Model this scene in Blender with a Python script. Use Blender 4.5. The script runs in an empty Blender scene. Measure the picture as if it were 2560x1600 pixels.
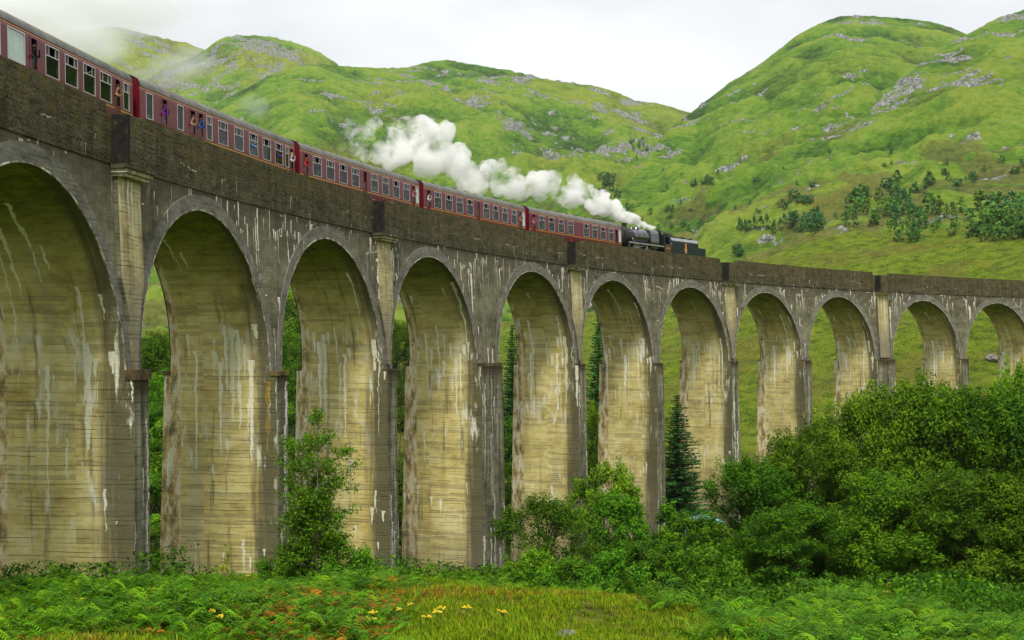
import bpy, bmesh, math, random
import numpy as np
from mathutils import Vector, Matrix
from mathutils.bvhtree import BVHTree

# ------------------------------------------------------------------ camera, sky, sun, exposure
sc = bpy.context.scene
col = sc.collection
FPX = 3374.7                                   # focal length in pixels of the 2560 px wide photograph
CAM = np.array([-39.977, -20.931, 1.024])
YAW, PITCH = 0.06745, 0.02299
cd = bpy.data.cameras.new('camera'); cam = bpy.data.objects.new('camera', cd); col.objects.link(cam)
cd.sensor_width = 36.0; cd.lens = FPX / 2560 * 36.0; cd.clip_start = 0.3; cd.clip_end = 9000
cam.location = CAM; cam.rotation_euler = (math.pi / 2 + PITCH, 0, YAW - math.pi / 2)
sc.camera = cam

SUN_EL, SUN_AZ = math.radians(54), math.radians(184)      # azimuth of the sun, counted from +x towards +y
world = bpy.data.worlds.new('World'); sc.world = world; world.use_nodes = True
wn = world.node_tree.nodes; wl = world.node_tree.links; wn.clear()
w_out = wn.new('ShaderNodeOutputWorld'); w_bg = wn.new('ShaderNodeBackground')
w_sky = wn.new('ShaderNodeTexSky'); w_sky.sky_type = 'NISHITA'; w_sky.sun_disc = False
w_sky.sun_elevation = SUN_EL; w_sky.sun_rotation = math.pi / 2 - SUN_AZ
w_tc = wn.new('ShaderNodeTexCoord'); w_map = wn.new('ShaderNodeMapping'); w_map.inputs['Scale'].default_value = (1.3, 1.3, 3.2)
w_no = wn.new('ShaderNodeTexNoise'); w_no.inputs['Scale'].default_value = 2.6; w_no.inputs['Detail'].default_value = 5; w_no.inputs['Roughness'].default_value = 0.5
w_rp = wn.new('ShaderNodeValToRGB')
w_rp.color_ramp.elements[0].position = 0.36; w_rp.color_ramp.elements[0].color = (3.25, 3.33, 3.47, 1)
w_rp.color_ramp.elements[1].position = 0.62; w_rp.color_ramp.elements[1].color = (4.5, 4.5, 4.52, 1)
w_mx = wn.new('ShaderNodeMix'); w_mx.data_type = 'RGBA'; w_mx.inputs[0].default_value = 0.93
wl.new(w_tc.outputs['Generated'], w_map.inputs[0]); wl.new(w_map.outputs[0], w_no.inputs['Vector'])
wl.new(w_no.outputs[0], w_rp.inputs[0]); wl.new(w_sky.outputs[0], w_mx.inputs[6]); wl.new(w_rp.outputs[0], w_mx.inputs[7])
wl.new(w_mx.outputs[2], w_bg.inputs[0]); w_bg.inputs[1].default_value = 0.1; wl.new(w_bg.outputs[0], w_out.inputs[0])
sd = bpy.data.lights.new('sun', 'SUN'); sd.energy = 1.5; sd.angle = math.radians(12); sd.color = (1.0, 0.95, 0.86)
sun = bpy.data.objects.new('sun', sd); col.objects.link(sun)
sdir = Vector((math.cos(SUN_EL) * math.cos(SUN_AZ), math.cos(SUN_EL) * math.sin(SUN_AZ), math.sin(SUN_EL)))
sun.rotation_euler = sdir.to_track_quat('Z', 'Y').to_euler(); sun.location = (0, -60, 80)
vs = sc.view_settings; vs.view_transform = 'Standard'; vs.look = 'None'; vs.exposure = 1.26; vs.gamma = 1.0; vs.use_curve_mapping = False
cy = sc.cycles; cy.use_denoising = True; cy.max_bounces = 14; cy.diffuse_bounces = 3; cy.glossy_bounces = 3
cy.transparent_max_bounces = 12; cy.transmission_bounces = 4; cy.volume_bounces = 12; cy.volume_step_rate = 1.0; cy.volume_max_steps = 256
cy.caustics_reflective = False; cy.caustics_refractive = False

# ------------------------------------------------------------------ pixel helpers
cp_, sp_ = math.cos(PITCH), math.sin(PITCH)
FW = np.array([math.cos(YAW) * cp_, math.sin(YAW) * cp_, sp_]); RT = np.array([math.sin(YAW), -math.cos(YAW), 0.0]); UP = np.cross(RT, FW)
def pdir(x, y):
    d = FW + (x - 1280) / FPX * RT + (800 - y) / FPX * UP
    return d / np.linalg.norm(d)
def pxh(x, y, d):
    """point seen at photo pixel (x, y) at horizontal distance d"""
    v = pdir(x, y); return CAM + v * (d / math.hypot(v[0], v[1]))
def tan_el(x, y):
    v = pdir(x, y); return v[2] / math.hypot(v[0], v[1])
def az_of(x): return YAW - np.arctan((np.asarray(x, float) - 1280) / FPX)
S_ = 2560 / 2419.0                               # measurements taken on a 2419 px wide view

# ------------------------------------------------------------------ noise
def _h(ix, iy, seed):
    n = (ix.astype(np.int64) * 374761393 + iy.astype(np.int64) * 668265263 + seed * 974634777) & 0xffffffff
    n = ((n ^ (n >> 13)) * 1274126177) & 0xffffffff
    n = n ^ (n >> 16)
    return (n & 0xffffff) / float(0xffffff)
def vnoise(x, y, seed=0):
    x = np.asarray(x, float); y = np.asarray(y, float)
    ix = np.floor(x); iy = np.floor(y); fx = x - ix; fy = y - iy
    fx = fx * fx * fx * (fx * (fx * 6 - 15) + 10); fy = fy * fy * fy * (fy * (fy * 6 - 15) + 10)
    a = _h(ix, iy, seed); b = _h(ix + 1, iy, seed); c = _h(ix, iy + 1, seed); d = _h(ix + 1, iy + 1, seed)
    return (a * (1 - fx) + b * fx) * (1 - fy) + (c * (1 - fx) + d * fx) * fy
def fbm(x, y, seed=0, oct=5, gain=0.5):
    r = 0; a = 1; t = 0
    for o in range(oct):
        r = r + a * (vnoise(x * 2 ** o + 17.3 * o, y * 2 ** o - 9.1 * o, seed + o) - 0.5) * 2; t += a; a *= gain
    return r / t
def ridged(x, y, seed=0, oct=5):
    r = 0; a = 1; t = 0
    for o in range(oct):
        r = r + a * (1 - np.abs(vnoise(x * 2 ** o + 7.7 * o, y * 2 ** o + 3.1 * o, seed + o) * 2 - 1)); t += a; a *= 0.55
    return r / t
def sst(a, b, x):
    t = np.clip((x - a) / (b - a), 0, 1); return t * t * (3 - 2 * t)

# ------------------------------------------------------------------ object helpers
def tag(o, label=None, cat=None, group=None, kind=None):
    if label: o['label'] = label
    if cat: o['category'] = cat
    if group: o['group'] = group
    if kind: o['kind'] = kind
    return o
def link(o, parent=None):
    col.objects.link(o)
    if parent is not None: o.parent = parent
    return o
def empty(name, loc=(0, 0, 0), rz=0.0):
    o = bpy.data.objects.new(name, None); o.empty_display_size = 0.5; col.objects.link(o); o.location = loc; o.rotation_euler = (0, 0, rz); return o
def copy_tree(o, parent=None):
    c = o.copy(); col.objects.link(c); c.parent = parent
    for ch in list(o.children): copy_tree(ch, c)
    return c
def np_mesh(name, V, F, mats=(), smooth=False, attrs=None, uv=None, mi=None):
    """V (n,3), F (m,k) same-size faces; attrs: name -> per-vertex float or colour; uv: per-loop (m*k,2)"""
    V = np.asarray(V, np.float32); F = np.asarray(F, np.int32)
    me = bpy.data.meshes.new(name); m, k = F.shape
    me.vertices.add(len(V)); me.vertices.foreach_set('co', V.ravel())
    me.loops.add(m * k); me.loops.foreach_set('vertex_index', F.ravel())
    me.polygons.add(m); me.polygons.foreach_set('loop_start', np.arange(0, m * k, k, dtype=np.int32))
    if mi is not None: me.polygons.foreach_set('material_index', np.asarray(mi, np.int32))
    if smooth: me.polygons.foreach_set('use_smooth', np.ones(m, bool))
    if uv is not None:
        u = me.uv_layers.new(name='uv'); u.data.foreach_set('uv', np.asarray(uv, np.float32).ravel())
    for an, av in (attrs or {}).items():
        av = np.asarray(av, np.float32)
        if av.ndim == 1:
            a = me.attributes.new(an, 'FLOAT', 'POINT'); a.data.foreach_set('value', av)
        else:
            a = me.attributes.new(an, 'FLOAT_COLOR', 'POINT'); a.data.foreach_set('color', np.c_[av, np.ones(len(av))].astype(np.float32).ravel())
    for mt in mats: me.materials.append(mt)
    me.update(calc_edges=True); return me
class MB:
    """collects polygons (with uv and material index) for one mesh object"""
    def __init__(s): s.v = []; s.f = []; s.uv = []; s.mi = []; s.sm = []
    def poly(s, pts, uvs=None, mi=0, smooth=False):
        b = len(s.v); s.v += [tuple(p) for p in pts]; s.f.append(tuple(range(b, b + len(pts)))); s.mi.append(mi); s.sm.append(smooth)
        s.uv += list(uvs) if uvs is not None else [(p[0] + p[1], p[2]) for p in pts]
    def box(s, x0, x1, y0, y1, z0, z1, mi=0):
        p = [(x, y, z) for x in (x0, x1) for y in (y0, y1) for z in (z0, z1)]
        for f in ((0, 1, 3, 2), (4, 6, 7, 5), (0, 4, 5, 1), (2, 3, 7, 6), (0, 2, 6, 4), (1, 5, 7, 3)): s.poly([p[i] for i in f], mi=mi)
    def hexa(s, p, mi=0):
        """8 corner points ordered like box()"""
        for f in ((0, 1, 3, 2), (4, 6, 7, 5), (0, 4, 5, 1), (2, 3, 7, 6), (0, 2, 6, 4), (1, 5, 7, 3)): s.poly([p[i] for i in f], mi=mi)
    def ringloft(s, rings, mi=0, closed=True, caps=True, smooth=True):
        n = len(rings[0])
        for a, b in zip(rings[:-1], rings[1:]):
            for i in range(n if closed else n - 1):
                j = (i + 1) % n; s.poly([a[i], a[j], b[j], b[i]], mi=mi, smooth=smooth)
        if caps: s.poly(list(reversed(rings[0])), mi=mi); s.poly(rings[-1], mi=mi)
    def tube(s, pts, rad, n=8, mi=0, smooth=True):
        rings = []; pts = [Vector(p) for p in pts]
        for i, p in enumerate(pts):
            t = (pts[min(i + 1, len(pts) - 1)] - pts[max(i - 1, 0)]).normalized()
            a = t.cross(Vector((0, 0, 1)))
            if a.length < 1e-3: a = t.cross(Vector((0, 1, 0)))
            a.normalize(); b = t.cross(a)
            r = rad[i] if hasattr(rad, '__len__') else rad
            rings.append([tuple(p + a * (r * math.cos(2 * math.pi * k / n)) + b * (r * math.sin(2 * math.pi * k / n))) for k in range(n)])
        s.ringloft(rings, mi=mi, smooth=smooth)
    def mesh(s, name, mats, merge=True):
        me = bpy.data.meshes.new(name); me.from_pydata(s.v, [], s.f)
        u = me.uv_layers.new(name='uv'); u.data.foreach_set('uv', np.asarray(s.uv, np.float32).ravel())
        me.polygons.foreach_set('material_index', np.asarray(s.mi, np.int32)); me.polygons.foreach_set('use_smooth', np.asarray(s.sm, bool))
        for m in (mats if isinstance(mats, (list, tuple)) else [mats]): me.materials.append(m)
        if merge:
            bm = bmesh.new(); bm.from_mesh(me); bmesh.ops.remove_doubles(bm, verts=bm.verts, dist=1e-4); bmesh.ops.recalc_face_normals(bm, faces=bm.faces); bm.to_mesh(me); bm.free()
        me.update(); return me
    def obj(s, name, mats, parent=None, merge=True):
        return link(bpy.data.objects.new(name, s.mesh(name, mats, merge)), parent)

# ------------------------------------------------------------------ material helper
class NT:
    def __init__(s, name):
        s.mat = bpy.data.materials.new(name); s.mat.use_nodes = True; s.t = s.mat.node_tree; s.n = s.t.nodes; s.l = s.t.links
        s.n.clear(); s.out = s.n.new('ShaderNodeOutputMaterial')
    def node(s, typ): return s.n.new('ShaderNode' + typ)
    def put(s, sock, v):
        if isinstance(v, bpy.types.NodeSocket): s.l.new(v, sock)
        elif v is not None:
            if isinstance(v, (tuple, list)) and len(v) == 3 and sock.type == 'RGBA': v = tuple(v) + (1,)
            sock.default_value = v
    def m(s, op, a, b=None, c=None, clamp=False):
        n = s.node('Math'); n.operation = op; n.use_clamp = clamp
        for i, v in enumerate((a, b, c)):
            if v is not None: s.put(n.inputs[i], v)
        return n.outputs[0]
    def uv(s): return s.node('UVMap').outputs[0]
    def coord(s, w='Object'): return s.node('TexCoord').outputs[w]
    def pos(s): return s.node('NewGeometry').outputs['Position']
    def sep(s, v):
        n = s.node('SeparateXYZ'); s.put(n.inputs[0], v); return n.outputs
    def comb(s, x=0., y=0., z=0.):
        n = s.node('CombineXYZ')
        for i, v in enumerate((x, y, z)): s.put(n.inputs[i], v)
        return n.outputs[0]
    def scale(s, v, k):
        n = s.node('VectorMath'); n.operation = 'MULTIPLY'; s.put(n.inputs[0], v); n.inputs[1].default_value = k; return n.outputs[0]
    def noise(s, v, sc_=1.0, det=4.0, rough=0.55, dist=0.0, out=0):
        n = s.node('TexNoise'); s.put(n.inputs['Vector'], v); n.inputs['Scale'].default_value = sc_; n.inputs['Detail'].default_value = det
        n.inputs['Roughness'].default_value = rough; n.inputs['Distortion'].default_value = dist; return n.outputs[out]
    def white(s, v):
        n = s.node('TexWhiteNoise'); n.noise_dimensions = '3D'; s.put(n.inputs['Vector'], v)
        return s.sep(n.outputs['Color'])
    def rng(s, v, a, b, c=0., d=1., smooth=True):
        n = s.node('MapRange'); n.interpolation_type = 'SMOOTHSTEP' if smooth else 'LINEAR'
        for i, x in enumerate((v, a, b, c, d)): s.put(n.inputs[i], x)
        return n.outputs[0]
    def ramp(s, f, els):
        n = s.node('ValToRGB'); s.put(n.inputs[0], f); r = n.color_ramp
        while len(r.elements) < len(els): r.elements.new(0.5)
        for e, (p, c) in zip(r.elements, els): e.position = p; e.color = tuple(c) + (1,)
        return n.outputs[0]
    def mix(s, f, a, b, blend='MIX'):
        n = s.node('Mix'); n.data_type = 'RGBA'; n.blend_type = blend; s.put(n.inputs[0], f); s.put(n.inputs[6], a); s.put(n.inputs[7], b); return n.outputs[2]
    def attr(s, name, out='Fac'):
        n = s.node('Attribute'); n.attribute_name = name; return n.outputs[out]
    def bump(s, h, strength=0.5, dist=0.05):
        n = s.node('Bump'); s.put(n.inputs['Height'], h); n.inputs['Strength'].default_value = strength; n.inputs['Distance'].default_value = dist; return n.outputs[0]
    def bsdf(s, colr, rough=0.9, spec=0.3, normal=None, metal=0.0, coat=None):
        n = s.node('BsdfPrincipled'); s.put(n.inputs['Base Color'], colr); s.put(n.inputs['Roughness'], rough); s.put(n.inputs['Metallic'], metal)
        s.put(n.inputs['Specular IOR Level'], spec)
        if coat is not None: n.inputs['Coat Weight'].default_value = coat; n.inputs['Coat Roughness'].default_value = 0.08
        if normal is not None: s.put(n.inputs['Normal'], normal)
        s.l.new(n.outputs[0], s.out.inputs[0]); return n
def plain(name, c, rough=0.6, spec=0.4, metal=0.0, var=0.25, scale=3.0, coat=None):
    t = NT(name); no = t.noise(t.coord(), scale, 4)
    d = tuple(x * (1 - var) for x in c); e = tuple(min(1, x * (1 + var)) for x in c)
    t.bsdf(t.ramp(no, [(0.3, d), (0.7, e)]), rough, spec, metal=metal, coat=coat); return t.mat
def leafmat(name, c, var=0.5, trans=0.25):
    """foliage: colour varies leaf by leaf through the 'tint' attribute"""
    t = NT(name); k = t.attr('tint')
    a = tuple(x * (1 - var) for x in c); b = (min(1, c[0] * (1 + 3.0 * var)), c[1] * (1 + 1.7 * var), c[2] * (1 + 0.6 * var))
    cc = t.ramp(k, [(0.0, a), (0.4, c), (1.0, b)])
    oi = t.node('ObjectInfo').outputs['Random']
    hs = t.node('HueSaturation'); t.put(hs.inputs['Color'], cc); t.put(hs.inputs['Hue'], t.rng(oi, 0, 1, 0.485, 0.51, False)); t.put(hs.inputs['Value'], t.rng(oi, 0, 1, 0.9, 1.2, False))
    p = t.bsdf(hs.outputs[0], 0.6, 0.08)
    tr = t.node('BsdfTranslucent'); t.put(tr.inputs[0], hs.outputs[0]); mx = t.node('MixShader'); mx.inputs[0].default_value = trans
    t.l.new(p.outputs[0], mx.inputs[1]); t.l.new(tr.outputs[0], mx.inputs[2]); t.l.new(mx.outputs[0], t.out.inputs[0]); return t.mat
# ------------------------------------------------------------------ concrete
def drips(t, u, v, cell, prob, z0, z1, l0, l1, w, seed, wob=0.12, step=0.0):
    """streaks of lime running down from random points: random start height, length and width per column"""
    wv = t.m('SUBTRACT', t.noise(t.comb(t.m('MULTIPLY', u, 1.1), t.m('MULTIPLY', v, 0.9), float(seed)), 1.6, 3), 0.5)
    us = t.m('DIVIDE', t.m('ADD', u, t.m('MULTIPLY', wv, wob * 2.2)), cell)
    k = t.m('FLOOR', us); fr = t.m('ABSOLUTE', t.m('SUBTRACT', t.m('SUBTRACT', us, k), 0.5))
    r = t.white(t.comb(k, float(seed) + 0.37, 1.7))
    st = t.m('ADD', z0, t.m('MULTIPLY', r[0], z1 - z0))
    if step: st = t.m('MULTIPLY', t.m('ROUND', t.m('DIVIDE', st, step)), step)
    ln = t.m('ADD', l0, t.m('MULTIPLY', t.m('POWER', r[1], 2.0), l1 - l0))
    tt = t.m('DIVIDE', t.m('SUBTRACT', st, v), ln)
    r2 = t.white(t.comb(k, float(seed) + 5.1, 3.3))
    wd = t.m('MULTIPLY', t.m('MULTIPLY', t.m('ADD', 0.35, r2[0]), w / cell), t.m('SUBTRACT', 1.05, t.m('MULTIPLY', tt, 0.75)))
    edge = t.noise(t.comb(t.m('MULTIPLY', u, 9.0), t.m('MULTIPLY', v, 1.3), float(seed)), 1.0, 3)
    wd = t.m('MULTIPLY', wd, t.rng(edge, 0.3, 0.62, 0.35, 1.25))
    a = t.rng(t.m('SUBTRACT', wd, fr), 0.0, 0.03 / cell)
    a = t.m('MULTIPLY', a, t.m('MULTIPLY', t.m('GREATER_THAN', tt, 0.0), t.m('LESS_THAN', tt, 1.0)))
    return t.m('MULTIPLY', a, t.m('LESS_THAN', r2[1], prob))
def vmax(t, *a):
    r = a[0]
    for b in a[1:]: r = t.m('MAXIMUM', r, b)
    return r
def boards(t, u, v):
    """marks of the shuttering boards: thin dark joints and board to board tone"""
    w = t.m('DIVIDE', t.m('ADD', v, t.m('MULTIPLY', t.m('SUBTRACT', t.noise(t.comb(u, v, 0.), 0.25, 2), 0.5), 0.25)), 0.19)
    k = t.m('FLOOR', w); fr = t.m('SUBTRACT', w, k)
    r = t.white(t.comb(k, t.m('FLOOR', t.m('DIVIDE', u, 3.1)), 0.5))
    joint = t.m('MULTIPLY', t.rng(fr, 0.0, 0.22, 1., 0.), t.rng(t.noise(t.comb(t.m('MULTIPLY', u, 0.5), t.m('MULTIPLY', v, 4.0), 2.), 1.0, 3), 0.44, 0.62))
    return r[0], joint
def lift_lines(t, u, v, seed, thr=0.56):
    """cracks with lime along the construction joints"""
    w = t.m('DIVIDE', t.m('ADD', v, t.m('MULTIPLY', t.m('SUBTRACT', t.noise(t.comb(u, 0., float(seed)), 0.5, 4), 0.5), 1.1)), 1.15)
    fr = t.m('ABSOLUTE', t.m('SUBTRACT', t.m('SUBTRACT', w, t.m('FLOOR', w)), 0.5))
    n = t.noise(t.comb(t.m('MULTIPLY', u, 0.42), t.m('MULTIPLY', t.m('FLOOR', w), 3.7), float(seed)), 1.0, 3, 0.65)
    n2 = t.noise(t.comb(t.m('MULTIPLY', u, 5.0), t.m('MULTIPLY', v, 5.0), float(seed)), 1.0, 2)
    return t.m('MULTIPLY', t.m('LESS_THAN', fr, t.m('MULTIPLY', t.rng(n2, 0.3, 0.7), 0.045)), t.rng(n, thr, thr + 0.05))
def concrete(kind):
    t = NT('concrete_' + kind); us = t.sep(t.uv()); u, v = us[0], us[1]; ue = t.m('SUBTRACT', t.m('MODULO', u, 10.0), 1.0)
    big = t.noise(t.comb(t.m('MULTIPLY', u, 0.8), t.m('MULTIPLY', v, 1.1), 3.), 0.4, 6, 0.7); mid = t.noise(t.comb(t.m('MULTIPLY', u, 0.8), t.m('MULTIPLY', v, 1.5), 7.), 1.2, 8, 0.78); fine = t.noise(t.comb(u, v, 1.), 9.0, 4, 0.7)
    vert = t.noise(t.comb(t.m('MULTIPLY', u, 1.9), t.m('MULTIPLY', v, 0.13), 5.), 1.0, 5, 0.62)
    vert2 = t.noise(t.comb(t.m('MULTIPLY', u, 0.8), t.m('MULTIPLY', v, 0.06), 9.), 1.0, 3, 0.5)
    bt, bj = boards(t, u, v)
    if kind == 'spandrel':
        c = t.ramp(t.m('ADD', t.m('MULTIPLY', big, 0.5), t.m('MULTIPLY', mid, 0.5)), [(0.38, (.05, .045, .024)), (0.5, (.15, .14, .082)), (0.62, (.29, .275, .165))])
        c = t.mix(t.rng(vert, 0.5, 0.7, 0., 0.7), c, (.03, .027, .021)); c = t.mix(t.rng(vert2, 0.56, 0.72, 0., 0.5), c, (.25, .21, .13))
        c = t.mix(t.rng(v, 5.0, 9.0, 0., 0.65), c, t.mix(mid, (.025, .021, .014), (.1, .08, .05)))
        c = t.mix(t.m('MULTIPLY', bj, 0.55), c, (.015, .013, .011)); c = t.mix(t.m('MULTIPLY', bt, 0.22), c, (.17, .16, .13))
        w = vmax(t, drips(t, u, v, 0.83, 0.5, 1.0, 8.9, 0.5, 5.2, 0.13, 1), t.m('MULTIPLY', drips(t, u, v, 0.27, 0.8, 7.3, 8.9, 0.2, 3.4, 0.09, 2), t.rng(t.noise(t.comb(u, 3.0, 1.0), 0.35, 2), .43, .5)), drips(t, u, v, 0.45, 0.22, 3.0, 8.0, 0.2, 1.6, 0.06, 3), lift_lines(t, u, v, 4, 0.6))
        c = t.mix(t.m('MULTIPLY', w, t.rng(fine, 0.3, 0.6, 0.55, 1.)), c, (.84, .78, .66))
    elif kind == 'parapet':
        c = t.ramp(t.m('ADD', t.m('MULTIPLY', vert, 0.16), t.m('ADD', t.m('MULTIPLY', fine, 0.46), t.m('MULTIPLY', mid, 0.38))), [(0.4, (.014, .012, .005)), (0.48, (.05, .044, .022)), (0.55, (.115, .102, .055)), (0.64, (.24, .22, .13))])
        moss = t.m('MULTIPLY', t.rng(t.noise(t.comb(t.m('MULTIPLY', u, 2.2), t.m('MULTIPLY', v, 1.7), 2.), 1.0, 5, 0.7), 0.46, 0.66), t.rng(t.m('ADD', v, t.m('MULTIPLY', mid, 1.5)), 9.6, 11.7, 0., 0.9))
        c = t.mix(moss, c, t.mix(fine, (.07, .035, .008), (.16, .12, .015)))
        c = t.mix(t.rng(v, 11.16, 11.3, 0., 0.75), c, (.10, .11, .02))
        c = t.mix(t.m('MULTIPLY', bj, 0.5), c, (.012, .01, .008))
        w = vmax(t, t.m('MULTIPLY', lift_lines(t, u, v, 14, 0.57), t.rng(v, 9.6, 10.3, 1., 0.)), drips(t, u, v, 0.9, 0.25, 8.8, 10.0, 0.25, 0.9, 0.06, 12))
        c = t.mix(t.m('MULTIPLY', w, t.rng(fine, 0.3, 0.6, 0.4, 0.9)), c, (.6, .55, .45))
    elif kind == 'ring':
        c = t.ramp(mid, [(0.34, (.08, .075, .058)), (0.5, (.17, .16, .13)), (0.66, (.25, .24, .195))])
        c = t.mix(t.rng(vert, 0.55, 0.75, 0., 0.5), c, (.05, .045, .038))
        w = vmax(t, drips(t, u, v, 0.9, 0.25, 6.0, 9.0, 0.4, 1.6, 0.09, 21), drips(t, u, v, 0.5, 0.14, 1.0, 7.0, 0.4, 2.0, 0.05, 22))
        c = t.mix(t.m('MULTIPLY', w, t.rng(fine, 0.3, 0.6, 0.5, 1.)), c, (.7, .64, .52))
    elif kind == 'pilaster':
        c = t.ramp(t.m('ADD', t.m('MULTIPLY', vert, 0.5), t.m('MULTIPLY', mid, 0.5)), [(0.36, (.2, .165, .08)), (0.5, (.46, .39, .19)), (0.64, (.62, .56, .36))])
        c = t.mix(t.rng(v, 6.0, 1.5, 0., 0.75), c, (.17, .155, .12)); c = t.mix(t.m('MULTIPLY', bj, 0.4), c, (.07, .06, .04))
        w = drips(t, u, v, 0.4, 0.5, 7.0, 8.6, 0.3, 2.6, 0.08, 31); c = t.mix(w, c, (.75, .7, .58))
    elif kind == 'shaft':
        c = t.ramp(t.m('ADD', t.m('MULTIPLY', vert, 0.6), t.m('MULTIPLY', mid, 0.4)), [(0.36, (.03, .029, .018)), (0.5, (.14, .132, .084)), (0.62, (.30, .28, .19))])
        c = t.mix(t.m('MULTIPLY', bj, 0.6), c, (.015, .013, .011))
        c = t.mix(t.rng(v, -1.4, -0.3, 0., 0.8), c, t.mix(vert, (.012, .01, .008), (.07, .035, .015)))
        ph = t.rng(t.noise(t.comb(u, t.m('MULTIPLY', v, 0.3), 40.), 0.35, 2), 0.4, 0.6)
        w = vmax(t, drips(t, u, v, 0.24, 0.75, -17., -0.6, 2.0, 14.0, 0.10, 41, 0.3), drips(t, u, v, 0.43, 0.75, -17., -1.0, 1.5, 11.0, 0.15, 42, 0.3))
        c = t.mix(t.m('MULTIPLY', w, t.m('MULTIPLY', t.rng(fine, 0.3, 0.6, 0.4, 0.95), t.rng(ph, 0., 1., 0.55, 1.))), c, (.8, .76, .68))
    else:                                        # inner faces of the piers and the barrel: u = depth from the front, v = length up the curve
        c = t.ramp(t.m('ADD', t.m('MULTIPLY', big, 0.55), t.m('MULTIPLY', mid, 0.45)), [(0.36, (.3, .24, .075)), (0.5, (.56, .47, .175)), (0.64, (.7, .63, .34))])
        c = t.mix(t.rng(vert2, 0.57, 0.72, 0., 0.4), c, (.34, .34, .25)); c = t.mix(t.rng(vert2, 0.42, 0.28, 0., 0.5), c, (.42, .3, .07))
        c = t.mix(t.m('MULTIPLY', t.rng(bt, .55, 1.0), 0.45), c, (.2, .18, .09)); c = t.mix(t.m('MULTIPLY', bj, 0.8), c, (.05, .045, .025)); c = t.mix(t.rng(vert, .56, .68, 0., .65), c, (.075, .07, .05))
        rough = t.m('MULTIPLY', t.m('SUBTRACT', mid, 0.5), 3.0)
        up = t.rng(t.m('ADD', v, rough), 2.5, 9.5); c = t.mix(t.m('MULTIPLY', up, 0.92), c, t.mix(t.rng(mid, .35, .65), (.04, .048, .002), (.23, .235, .012)))
        pale = t.m('MULTIPLY', t.rng(t.noise(t.comb(t.m('MULTIPLY', u, 1.2), t.m('MULTIPLY', v, 0.35), 33.), 1.0, 5, 0.65), 0.53, 0.64), t.m('MULTIPLY', t.rng(v, -9., -4.), t.rng(v, 3.5, 1.)))
        c = t.mix(t.m('MULTIPLY', pale, 0.6), c, (.55, .52, .4))
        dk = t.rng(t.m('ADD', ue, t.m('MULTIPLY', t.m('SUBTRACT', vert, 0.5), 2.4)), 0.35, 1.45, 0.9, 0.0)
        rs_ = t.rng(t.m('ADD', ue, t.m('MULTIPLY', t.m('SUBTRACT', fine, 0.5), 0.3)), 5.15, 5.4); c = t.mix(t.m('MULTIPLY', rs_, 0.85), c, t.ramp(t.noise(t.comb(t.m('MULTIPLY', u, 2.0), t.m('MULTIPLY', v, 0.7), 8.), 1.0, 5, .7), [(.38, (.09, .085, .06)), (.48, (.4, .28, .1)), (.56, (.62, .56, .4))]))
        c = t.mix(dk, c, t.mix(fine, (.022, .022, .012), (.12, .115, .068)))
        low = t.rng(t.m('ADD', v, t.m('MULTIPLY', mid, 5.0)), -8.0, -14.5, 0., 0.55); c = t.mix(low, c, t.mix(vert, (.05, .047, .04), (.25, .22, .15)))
        w = vmax(t, t.m('MULTIPLY', pale, t.rng(vert, .5, .56)), drips(t, u, v, 0.36, 0.55, 0.2, 2.8, 0.8, 6.5, 0.19, 57, 0.12), drips(t, u, v, 0.4, 0.4, -11.5, -9.0, 0.4, 2.5, 0.12, 58, 0.1), drips(t, u, v, 0.5, 0.6, -2., 9.0, 1.0, 7.5, 0.11, 51, 0.2), drips(t, u, v, 0.33, 0.42, -17., 2.0, 0.4, 2.6, 0.065, 52, 0.2), drips(t, u, v, 0.24, 0.1, -9., 7.0, 0.3, 1.4, 0.045, 53, 0.2))
        wc = t.mix(t.white(t.comb(t.m('FLOOR', t.m('MULTIPLY', u, 2.0)), 4.0, 2.0))[0], (.8, .76, .64), (.56, .58, .38))
        c = t.mix(t.m('MULTIPLY', w, t.rng(fine, 0.3, 0.62, 0.7, 1.)), c, wc)
        oc = drips(t, u, v, 1.3, 0.35, -2., 6.0, 1.5, 4.0, 0.16, 55, 0.3); c = t.mix(t.m('MULTIPLY', oc, 0.7), c, (.3, .19, .02))
    h = t.m('SUBTRACT', t.m('ADD', t.m('MULTIPLY', fine, 0.5), t.m('MULTIPLY', bt, 0.35)), t.m('MULTIPLY', bj, 0.9))
    t.bsdf(c, 0.92, 0.2, t.bump(h, 0.7, 0.03)); return t.mat
M_SP, M_PA, M_RI, M_PI, M_SH, M_IN = [concrete(k) for k in ('spandrel', 'parapet', 'ring', 'pilaster', 'shaft', 'inner')]
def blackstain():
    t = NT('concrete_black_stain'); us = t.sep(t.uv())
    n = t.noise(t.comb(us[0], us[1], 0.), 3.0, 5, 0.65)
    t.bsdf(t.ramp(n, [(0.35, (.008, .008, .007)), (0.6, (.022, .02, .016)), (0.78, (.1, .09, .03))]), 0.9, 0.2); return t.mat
M_BK = blackstain()
def limemat():
    t = NT('lime_crust'); us = t.sep(t.uv()); n = t.noise(t.comb(us[0], us[1], 0.), 1.3, 6, 0.75)
    t.bsdf(t.ramp(n, [(0.42, (.09, .082, .06)), (0.52, (.3, .27, .2)), (0.6, (.72, .67, .55))]), 0.9, 0.2); return t.mat
M_LI = limemat()
def capmat():
    t = NT('concrete_cap_moss'); p = t.coord(); n = t.noise(p, 2.2, 5, 0.65)
    t.bsdf(t.ramp(n, [(0.35, (.03, .025, .02)), (0.52, (.1, .07, .035)), (0.66, (.19, .16, .03))]), 0.95, 0.2); return t.mat
M_CAP = capmat()
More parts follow.
